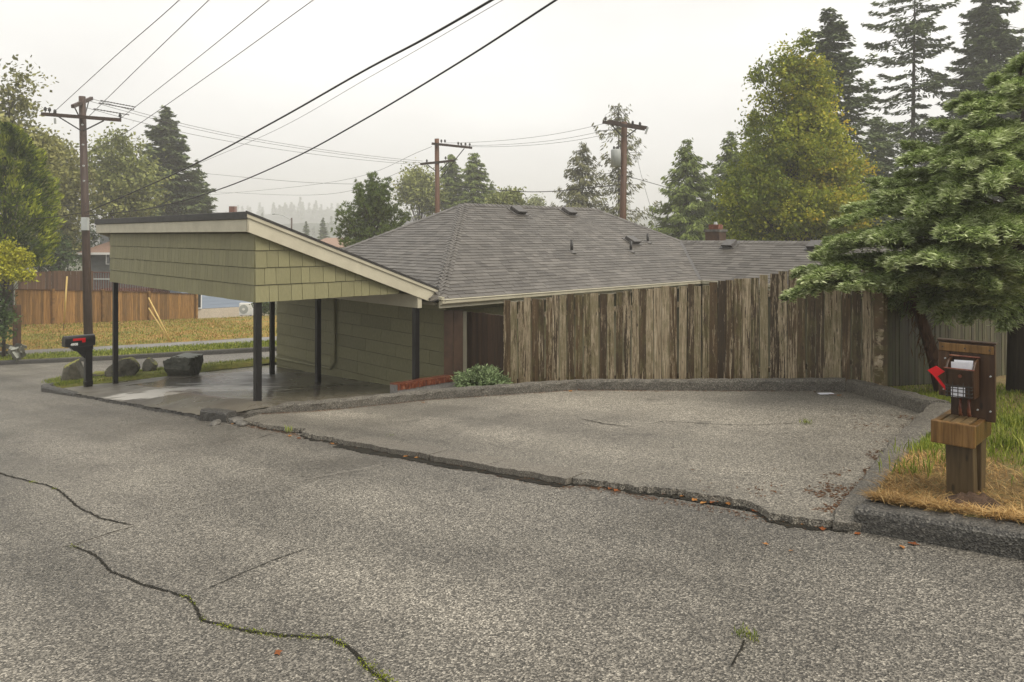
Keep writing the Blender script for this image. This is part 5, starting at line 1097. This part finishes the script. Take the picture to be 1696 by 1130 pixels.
# ---- big blue green cedar at right, drooping over the fence
cb = Vector((P(1690, 640, 11.2).x, 11.2, yard_z(*sd(P(1690, 640, 11.2).x, 11.2))))
bigc = thing('weeping_cedar', 'large blue green cedar with drooping layered branches over the fence at right', 'tree', cb)
m = MB(); tk = [cb - Z3 * .3, P(1692, 500, 11.2), P(1682, 330, 11.3), P(1700, 210, 11.3), P(1722, 95, 11.3)]; m.tube(tk, [.2, .17, .14, .11, .05], 9); m.build('trunk', MAT['bark'], bigc, True)
tk2 = [P(1562, 655, 11.4), P(1549, 600, 11.35), P(1533, 550, 11.3), P(1516, 500, 11.25), P(1512, 450, 11.0), P(1540, 380, 10.8)]
m = MB(); m.tube(tk2, [.12, .10, .085, .075, .06, .03], 8); m.build('trunk', MAT['bark_red'], bigc, True)
Q = []; Rn = []; br = MB()
def spray(p0, p1, r0, wmax, dens=1.0, dr=.12):
    """a flat drooping branch: feathery twigs along a curve from p0 to p1"""
    p0, p1 = Vector(p0), Vector(p1); L = (p1 - p0).length; d = (p1 - p0).normalized(); lat = d.cross(Z3).normalized(); pts = []
    for i in range(9):
        t = i / 8; p = p0.lerp(p1, t); p.z += dr * L * math.sin(math.pi * t) ; pts.append(p)
    br.tube(pts, [r0 * (1 - .85 * i / 8) for i in range(9)], 5, False); P_ = np.array([list(p) for p in pts]); n = int(L * 105 * dens)
    for i in range(n):
        t = random.uniform(.12, 1.0) ** .8; k = min(7, int(t * 8)); c = P_[k] + (P_[k + 1] - P_[k]) * (t * 8 - k); w = wmax * (math.sin(math.pi * min(1, .18 + t * .82)) * .9 + .12); sg = random.choice((-1, 1)); tl = w * random.uniform(.35, 1.0)
        tdir = np.array(d) * random.uniform(.35, 1.0) + np.array(lat) * sg * random.uniform(.3, 1.0) + np.array([0, 0, random.uniform(-.16, .16)]); tdir /= np.linalg.norm(tdir)
        q = 22; s = np.linspace(.10, 1.0, q); up = random.uniform(-.03, .04)
        pos = c[None] + tdir[None] * (s * tl)[:, None]; pos[:, 2] += up - .30 * tl * s ** 2
        pos += RNG.normal(0, .014, (q, 3)); side = np.cross(tdir, [0, 0, 1.0]); alt = np.where(np.arange(q) % 2 == 0, 1, -1)[:, None]
        ax = tdir[None] * .8 + side[None] * alt * RNG.uniform(.2, .9, (q, 1)) + np.array([0, 0, 1.0])[None] * RNG.uniform(-.35, .55, (q, 1))
        nr = np.array([0, 0, 1.0])[None] + RNG.normal(0, .55, (q, 3)); sc = RNG.uniform(.7, 1.3, q)
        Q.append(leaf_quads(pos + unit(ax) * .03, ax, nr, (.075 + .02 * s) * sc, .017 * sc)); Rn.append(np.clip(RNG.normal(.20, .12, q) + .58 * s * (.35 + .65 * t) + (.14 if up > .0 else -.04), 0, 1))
# main boughs: (start px,py,Z) -> (tip px,py,Z), width, droop
boughs = []
def B(a, b, w=.42, r=.04, dens=1.0, dr=.10): boughs.append((a, b, w, r, dens, dr))
T_ = lambda y: (1688, y, 11.2)
# lowest tiers reaching left over the fence
B((1545, 470, 11.0), (1302, 492, 9.7), .36, .035, 1.0, .06); B((1560, 450, 11.1), (1345, 455, 10.2), .40, .035, 1.1, .10); B((1540, 440, 10.9), (1330, 470, 9.6), .34, .03, 1.0, .07)
B((1600, 430, 11.2), (1350, 428, 10.0), .42, .04, 1.1, .10); B((1600, 470, 10.8), (1400, 478, 9.4), .40, .03, 1.0, .06); B(T_(440), (1420, 405, 9.8), .48, .05, 1.1, .12)
B(T_(430), (1372, 412, 10.2), .44, .05, 1.1, .12); B(T_(400), (1385, 372, 10.4), .46, .05, 1.0, .12); B(T_(390), (1400, 348, 10.8), .42, .05, 1.0, .10)
B(T_(400), (1450, 400, 9.4), .5, .04, 1.1, .08); B(T_(420), (1480, 440, 9.0), .5, .04, 1.1, .06); B(T_(440), (1530, 430, 8.7), .5, .04, 1.1, .06); B(T_(450), (1590, 435, 8.6), .5, .04, 1.1, .05)
B(T_(380), (1462, 325, 10.6), .42, .05, 1.0, .08); B(T_(350), (1440, 300, 11.4), .40, .05, .9, .05); B(T_(340), (1490, 290, 10.2), .42, .05, 1.0, .08); B(T_(330), (1510, 355, 9.2), .5, .04, 1.1, .10)
B(T_(360), (1560, 390, 8.7), .5, .04, 1.1, .06); B(T_(370), (1620, 395, 8.5), .5, .04, 1.1, .05); B(T_(340), (1660, 400, 8.7), .5, .04, 1.0, .05); B(T_(300), (1570, 330, 8.8), .5, .04, 1.1, .08)
B(T_(300), (1500, 240, 10.8), .38, .05, .9, .05); B(T_(280), (1530, 262, 9.8), .42, .04, 1.0, .08); B(T_(270), (1590, 280, 8.9), .46, .04, 1.1, .08); B(T_(260), (1640, 310, 8.6), .5, .04, 1.1, .06)
B(T_(240), (1545, 205, 10.8), .36, .04, .9, .05); B(T_(230), (1585, 215, 9.6), .40, .04, 1.0, .07); B(T_(220), (1630, 240, 9.0), .44, .04, 1.1, .06); B(T_(180), (1600, 160, 10.6), .34, .04, .9, .05); B(T_(180), (1650, 180, 9.4), .4, .04, 1.0, .06)
B(T_(150), (1650, 130, 10.4), .32, .03, 1.0, .05); B(T_(150), (1690, 150, 9.4), .4, .03, 1.0, .05); B(T_(130), (1700, 95, 10.2), .34, .03, 1.0, .05); B(T_(250), (1720, 250, 9.2), .5, .04, 1.0, .05); B(T_(350), (1740, 340, 9.0), .5, .04, 1.0, .05)
B(T_(470), (1700, 450, 8.9), .5, .04, 1.0, .05); B(T_(480), (1640, 480, 9.4), .45, .03, 1.0, .04); B(T_(490), (1590, 500, 10.0), .4, .03, .9, .04); B((1545, 430, 11), (1470, 460, 10.4), .4, .03, 1.1, .05); B(T_(470), (1500, 455, 10.2), .45, .03, 1.0, .05); B(T_(400), (1800, 400, 10), .5, .04, .8, .05); B(T_(300), (1800, 260, 10.6), .5, .04, .8, .05); B(T_(420), (1560, 300, 12.4), .5, .04, .8, .05); B(T_(450), (1480, 400, 12.2), .5, .04, .8, .05); B(T_(350), (1600, 230, 12.4), .5, .04, .8, .05); B(T_(460), (1570, 470, 9.2), .45, .03, 1.0, .04)
for px_, py_, zz_ in ((1470, 505, 11.3), (1500, 520, 11.6), (1535, 515, 10.6), (1560, 530, 11.0), (1600, 530, 10.8), (1640, 525, 10.6), (1450, 490, 11.0), (1580, 505, 11.8), (1620, 510, 11.9), (1665, 540, 11.0), (1490, 480, 10.9)):
    B((px_ + random.uniform(10, 60), 440, 11.3), (px_, py_, zz_), .40, .02, .9, .04)
for k_ in range(46):                      # the rest of the crown: far side, right side and top
    yy_ = random.uniform(120, 440); az_ = random.uniform(-1.0, 1.5); c_ = Vector(P(1700, yy_, 11.25)); ln2 = lerp(.5, 2.6, clamp((yy_ - 110) / 320, 0, 1)) * random.uniform(.7, 1.1)
    e_ = c_ + Vector((math.cos(az_), math.sin(az_), -.05)) * ln2; f_ = lambda v: (848 + v.x / v.y * F, 390 - v.z / v.y * F, v.y); B(f_(c_), f_(e_), .45, .03, .7, .06)
for a, b, w, r, dn, dr in boughs:
    p0, p1 = P(*a), P(*b); spray(p0, p1, r, w, dn, dr); L = (p1 - p0).length
    if L > 1.2:
        for k in range(int(L * 1.4)):
            t = random.uniform(.3, .92); c = p0.lerp(p1, t) + Z3 * dr * L * math.sin(math.pi * t); d = (p1 - p0).normalized(); lat = d.cross(Z3).normalized() * random.choice((-1, 1))
            spray(c, c + (d * random.uniform(.4, .9) + lat * random.uniform(.4, .9)) * random.uniform(.35, .65) - Z3 * random.uniform(.03, .14), .012, .22, 1.0, .06)
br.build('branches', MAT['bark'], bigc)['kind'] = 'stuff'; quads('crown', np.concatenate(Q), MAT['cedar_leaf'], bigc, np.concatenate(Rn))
# dead brown twigs hanging on the leaning trunk
n = 260; tt = RNG.random(n); base_ = np.array([list(Vector(tk2[1]).lerp(tk2[3], t)) for t in tt]); off = RNG.normal(0, .07, (n, 3)); off[:, 0] -= .05
quads('dead_twigs', kind='stuff', parent=bigc, m=MAT['cedar_dead'], rnd=RNG.random(n), V=leaf_quads(base_ + off, RNG.normal(0, .3, (n, 3)) + np.array([-.2, -.2, -1]), rdir(n), RNG.uniform(.08, .22, n), np.full(n, .012)))
# ---- low shrub behind the kerb
sc_ = P(795, 632, 13.3); shr = thing('low_shrub', 'low blue green needled shrub between brick wall and weathered fence', 'shrub', sc_ - Z3 * .25); Q = []; Rn = []; br = MB()
for i in range(150):
    d = rdir(1)[0]; d[2] = abs(d[2]) * .75 + .12; e = sc_ + Vector((d[0] * .52, d[1] * .45, d[2] * .42 - .12)) * random.uniform(.75, 1.1); s0 = sc_ + Vector((d[0] * .15, d[1] * .1, -.15)); br.tube([s0, e], [.01, .003], 3, False)
    q = 34; s = RNG.uniform(.45, 1.05, q); pos = np.array(s0)[None] + (np.array(e) - np.array(s0))[None] * s[:, None] + RNG.normal(0, .025, (q, 3)); ax = (np.array(e) - np.array(s0))[None] + RNG.normal(0, .25, (q, 3)); Q.append(leaf_quads(pos, ax, rdir(q), RNG.uniform(.05, .1, q), np.full(q, .022))); Rn.append(np.clip(RNG.normal(.1, .15, q) + .65 * (s - .4), 0, 1))
br.build('branches', MAT['bark'], shr)['kind'] = 'stuff'; quads('foliage', np.concatenate(Q), MAT['shrub_leaf'], shr, np.concatenate(Rn))
# ---- grass blades
def blades(name, pts, hgt, wid, m, lean=.5, label=None, cat='grass', flat=0.0, kind='stuff', parent=None):
    n = len(pts); pts = np.array(pts); az = RNG.uniform(0, 6.28, n); h = hgt * RNG.uniform(.4, 1.3, n); dirv = np.stack([np.cos(az), np.sin(az), np.zeros(n)], 1); sd_ = np.stack([-np.sin(az), np.cos(az), np.zeros(n)], 1); ln = RNG.uniform(.1, 1, n) * lean
    up = np.array([0, 0, 1.0])[None] * (h * (1 - flat))[:, None]; tip = pts + up * (1 - .3 * ln[:, None]) + dirv * (h * (ln + flat))[:, None]; mid = pts + up * .55 + dirv * (h * (ln + flat) * .38)[:, None]; w = wid * RNG.uniform(.6, 1.3, n)[:, None]
    V = np.stack([pts - sd_ * w * .5, mid + sd_ * w * .45, tip, mid - sd_ * w * .45], 1); o = quads(name, V, m, parent, RNG.random(n), kind)
    if label: tag(o, label, cat)
    return o
G1 = []; G2 = []
def patch(s, d): return .5 + .5 * math.sin(s * 1.9 + 1.3 * math.sin(d * 1.4)) * math.cos(d * 1.6 + s * .7)
for i in range(80000):
    d = .24 + 9.5 * random.random() ** 1.7; s = yard_right(d) - random.random() ** 1.3 * 6.5 + .02; 
    if s > 3.0: continue
    p = SDxy(s, d); z = yard_z(s, d); near_post = math.exp(-((s + .35) ** 2 + (d - .75) ** 2) / .55); g = patch(s, d) - near_post * 1.3 + (.25 if d > 1.7 else -.25) + .12 * random.gauss(0, 1)
    if math.hypot(s + .6, d - .5) < .2: continue
    (G1 if g > .0 else G2).append((p.x, p.y, z - .01))
blades('grass', G1, .085, .009, MAT['grass'], .7, 'green grass growing on the bank beside the wooden mailbox')
blades('dry_grass', G2[:36000], .11, .006, MAT['straw'], .9, 'dry straw coloured grass around the foot of the wooden mailbox', flat=.55)
OV = []
for i in range(3000):
    s = -.02 - random.random() ** 1.2 * 5; d = .30 - abs(random.gauss(0, .06)); p = SDxy(s, d); OV.append((p.x, p.y, R(s, 0) + .165 + .012))
blades('dry_grass', OV, .10, .006, MAT['straw'], .9, 'dry straw lying over the top of the dark street kerb', flat=.6)
tuf = []
for (s, d, n) in ((-.05, 1.0, 90), (-.25, 1.45, 160), (.1, 1.6, 60), (-.9, 1.2, 120), (-1.2, .9, 90), (-.5, 2.2, 150), (-1.0, 2.6, 200), (-1.5, 3.4, 200), (-.3, 3.2, 140), (-1.6, 1.8, 150)):
    for i in range(n): a = s + random.gauss(0, .08); b = d + random.gauss(0, .08); p = SDxy(a, b); tuf.append((p.x, p.y, yard_z(a, b) - .01))
blades('grass', tuf, .15, .010, MAT['grass'], .8, 'longer green grass tufts by the wooden mailbox')
dm = SDxy(-.60, .50); mbd = MB(); mbd.grid(lambda a, b: Vector((dm.x + (a - .5) * .7, dm.y + (b - .5) * .5, yard_z(-.60, .5) - .05 + (.12 + random.uniform(-.03, .03)) * math.exp(-((a - .5) ** 2 + (b - .5) ** 2) * 11) + random.uniform(-.008, .008))), 26, 20)
tag(mbd.build('dirt_mound', MAT['dirt'], None, True), 'small mound of dark dug soil in front of the wooden mailbox post', 'soil', kind='stuff')
IG = []
for i in range(9000):
    a, b = random.choice(isl2), random.random() ** .6; s = lerp(cs[0], a[0], b) + random.gauss(0, .1); d = lerp(cs[1], a[1], b) + random.gauss(0, .1)
    if d > .1 and s > 18.05: p = SDxy(s, d); IG.append((p.x, p.y, R(s, d) + .08))
blades('grass', IG, .09, .014, MAT['grass'], .7, 'short green grass on the boulder island')
LG = []; VG = []
for i in range(26000):
    k = random.choice((1, 2, 2, 3, 3, 3, 4)); x, y = random.random(), random.random(); p = lawn_f[k].lerp(lawn_f[k + 1], x).lerp(lawn_b[k].lerp(lawn_b[k + 1], x), y); p.z += .12 * math.sin(math.pi * y) - .02; LG.append(tuple(p))
    if i % 3 == 0: q_ = vg0[k].lerp(vg0[k + 1], x).lerp(vg1[k].lerp(vg1[k + 1], x), y); VG.append(tuple(q_))
blades('dry_grass', LG[:16000], .10, .03, MAT['straw'], .9, 'patchy dry grass tufts across the far lawn'); blades('grass', LG[16000:] + VG, .11, .03, MAT['grass'], .8, 'green grass tufts on the far lawn and verge')
# ---- moss, weeds, leaves and debris on the asphalt
MS = []
def mossy(pts, i0, i1, n, w):
    cl = [random.uniform(i0, i1) for _ in range(max(2, n // 110))]
    for i in range(int(n * .6)):
        t = clamp(random.choice(cl) + random.gauss(0, .008), i0, i1) * (len(pts) - 1)
        p = pts[int(t)]; MS.append((p.x + random.gauss(0, w), p.y + random.gauss(0, w), p.z + .002))
mossy(cr1, .30, .55, 300, .014); mossy(cr2, .0, .03, 70, .02); mossy(cr2, .56, .86, 1300, .014); mossy(cr2, .87, .955, 900, .020); mossy(cr2, .45, .55, 120, .008)
blades('moss', MS[::2], .009, .010, MAT['moss'], .8, 'yellow green moss growing along the street crack', 'moss')
def weed(px, py, n, h, off, lb):
    g = G(px, py, off); w = blades('weed', [(g.x + random.gauss(0, .03), g.y + random.gauss(0, .03), g.z) for i in range(n)], h, .007, MAT['grass'], .9, kind=None); return tag(w, lb, 'weed', 'weeds in the asphalt')
weed(1334, 702, 60, .06, .055, 'small green weed in the crack near the back right of the pad'); weed(1238, 1055, 60, .04, .0, 'small green weed in the street near the bottom right'); weed(478, 716, 40, .10, .02, 'weed growing from the broken lip at the left end of the pad'); weed(646, 722, 14, .02, .055, 'tiny green sprig on the pad near its front edge'); weed(964, 794, 20, .04, .02, 'tiny weed at the end of the concrete edging')
lf_m = []
def leafm(seed):
    r = random.Random(seed); b_ = MB(); n = 9; ring = []
    for i in range(n): a = 2 * math.pi * i / n; rr = (.5 + .18 * math.cos(5 * a) + r.uniform(-.05, .05)); ring.append((rr * math.cos(a), rr * .7 * math.sin(a), .12 * rr * abs(math.sin(a)) + r.uniform(0, .05)))
    b_.add([(0, 0, .02)] + ring, [(0, 1 + i, 1 + (i + 1) % n) for i in range(n)]); me = b_.mesh('leaf', None); me.materials.append(MAT['dead_leaf']); at = me.attributes.new('rnd', 'FLOAT', 'FACE'); v = r.random(); at.data.foreach_set('value', [v] * n); return me
LM = [leafm(i) for i in range(7)]
leaves = [(1192, 829, .085, 0), (1180, 832, .06, 0), (1165, 833, .07, 0), (1150, 828, .06, 0), (1130, 822, .05, 0), (1020, 812, .06, 0), (1010, 809, .05, 0), (1206, 834, .06, 0), (1250, 846, .06, 0), (1362, 876, .06, 0), (1420, 884, .05, 0), (1494, 906, .05, 0), (1513, 901, .06, 0), (1268, 901, .04, 0), (1310, 912, .03, 0), (461, 1081, .05, 0), (672, 756, .06, 0), (690, 758, .05, 0), (480, 722, .07, 0), (495, 726, .06, 0), (550, 735, .07, 0), (396, 703, .07, 0), (385, 702, .06, 0), (352, 702, .06, 0), (1546, 765, .05, .1), (960, 645, .10, .055), (945, 648, .09, .055), (700, 667, .08, .055), (1378, 654, .10, .055), (805, 655, .07, .055), (1390, 655, .09, .055), (1075, 815, .04, 0), (1100, 818, .05, 0), (1330, 868, .04, 0)]
leaves.sort(key=lambda t: (t[3], t[0])); nth = lambda n: '%d%s' % (n, 'th' if 10 < n % 100 < 14 else {1: 'st', 2: 'nd', 3: 'rd'}.get(n % 10, 'th'))
n_low = sum(1 for t in leaves if t[3] == 0)
for i, (px, py, sz, off) in enumerate(leaves):
    g = G(px, py, off + .008); o = bpy.data.objects.new('fallen_leaf', LM[i % 7]); COL.objects.link(o); o.matrix_basis = Matrix.Translation(g) @ Matrix.Rotation(random.uniform(0, 6), 4, 'Z') @ Matrix.Rotation(random.uniform(-.2, .2), 4, 'X') @ Matrix.Scale(sz, 4)
    WL[o.name] = g; tag(o, 'orange brown fallen leaf on the street and gutter, %s from the left' % nth(i + 1) if off == 0 else 'orange brown fallen leaf on the pad surface near its kerb, %s from the left' % nth(i + 1 - n_low), 'leaf', 'fallen leaves on the asphalt')
ps = G(1368, 652, .065); m = MB(); m.obox(ps, (.10, .01, 0), (-.004, .04, 0), (0, 0, .004)); tag(m.build('paper_scrap', MAT['paper'], None, origin=ps), 'scrap of white paper at the back kerb of the pad', 'paper')
# damp moss and debris along the right kerb of the pad
DB = []
for i in range(2600):
    d = random.uniform(.15, 4.0); w = .12 + .5 * max(0, math.sin(d * 2.1 + .4)) * random.random(); s = .22 + .1 * d / 1.0 * .55 + abs(random.gauss(0, w)); p = SDxy(s, d); n_ = math.sin(d * 9 + s * 4) + math.sin(s * 11 - d * 5)
    if n_ > .15 or s < .3 + .1 * d * .55: DB.append((p.x, p.y, R(s, d) + .056))
blades('debris', DB, .030, .018, MAT['cedar_dead'], .9, 'dark damp needle debris along the right kerb of the pad', 'debris', flat=.85)
GL = []
for i in range(1500):
    s = random.uniform(.2, 8.9); GL.append((*SDxy(s, -.03 - abs(random.gauss(0, .06)) - (.1 if 2.4 < s < 6.2 else 0)), R(s, -.1) + .004))
blades('debris', GL, .022, .012, MAT['cedar_dead'], .9, 'brown leaf crumbs lying in the gutter below the pad lip', 'debris', flat=.85)
KD = []
for (a_, b_) in zip([(9.2, .46), (8.3, 1.27), (7.55, 2.54), (5.89, 4.2), (4.2, 4.75)], [(8.3, 1.27), (7.55, 2.54), (5.89, 4.2), (4.2, 4.75), (2.08, 5.47)]):
    for i in range(260):
        t_ = random.random(); s = lerp(a_[0], b_[0], t_); d = lerp(a_[1], b_[1], t_) - abs(random.gauss(0, .05 + .05 * max(0, math.sin(s * 3.1)))); KD.append((*SDxy(s, d), R(s, d) + .058))
blades('debris', KD, .026, .014, MAT['cedar_dead'], .9, 'brown needle litter along the foot of the back kerb', 'debris', flat=.85)
# loose stones at the left edge
SQ = MB(); 
for i in range(150):
    c = G(random.uniform(-60, 42), random.uniform(562, 590) , .3); c.z += random.uniform(0, .25); r_ = random.uniform(.08, .2); SQ.obox(c, Vector((random.gauss(0, 1), random.gauss(0, 1), random.gauss(0, .4))).normalized() * r_, Vector((random.gauss(0, 1), random.gauss(0, 1), random.gauss(0, .4))).normalized() * r_ * .8, Vector((0, random.gauss(0, .3), 1)).normalized() * r_ * .45)
tag(SQ.build('rubble', MAT['rock_bare'], None), 'grey broken stones heaped at the left edge by the sidewalk', 'rubble', kind='stuff')
# ------------------------------------------------------------------ rain haze
hb = MB(); hb.box8([(-1500, -60, -11), (1500, -60, -11), (1500, 1080, -11), (-1500, 1080, -11), (-1500, -60, 62), (1500, -60, 62), (1500, 1080, 62), (-1500, 1080, 62)])
hm = bpy.data.materials.new('haze'); hm.use_nodes = True; ht = hm.node_tree; ht.nodes.clear(); ho = ht.nodes.new('ShaderNodeOutputMaterial'); hv = ht.nodes.new('ShaderNodeVolumePrincipled')
hv.inputs['Color'].default_value = (.95, .95, .94, 1); hv.inputs['Density'].default_value = .0018; hv.inputs['Anisotropy'].default_value = .2; ht.links.new(hv.outputs[0], ho.inputs['Volume'])
hz_o = hb.build('haze', hm); tag(hz_o, 'thin grey rain haze filling the air', 'haze', kind='stuff')
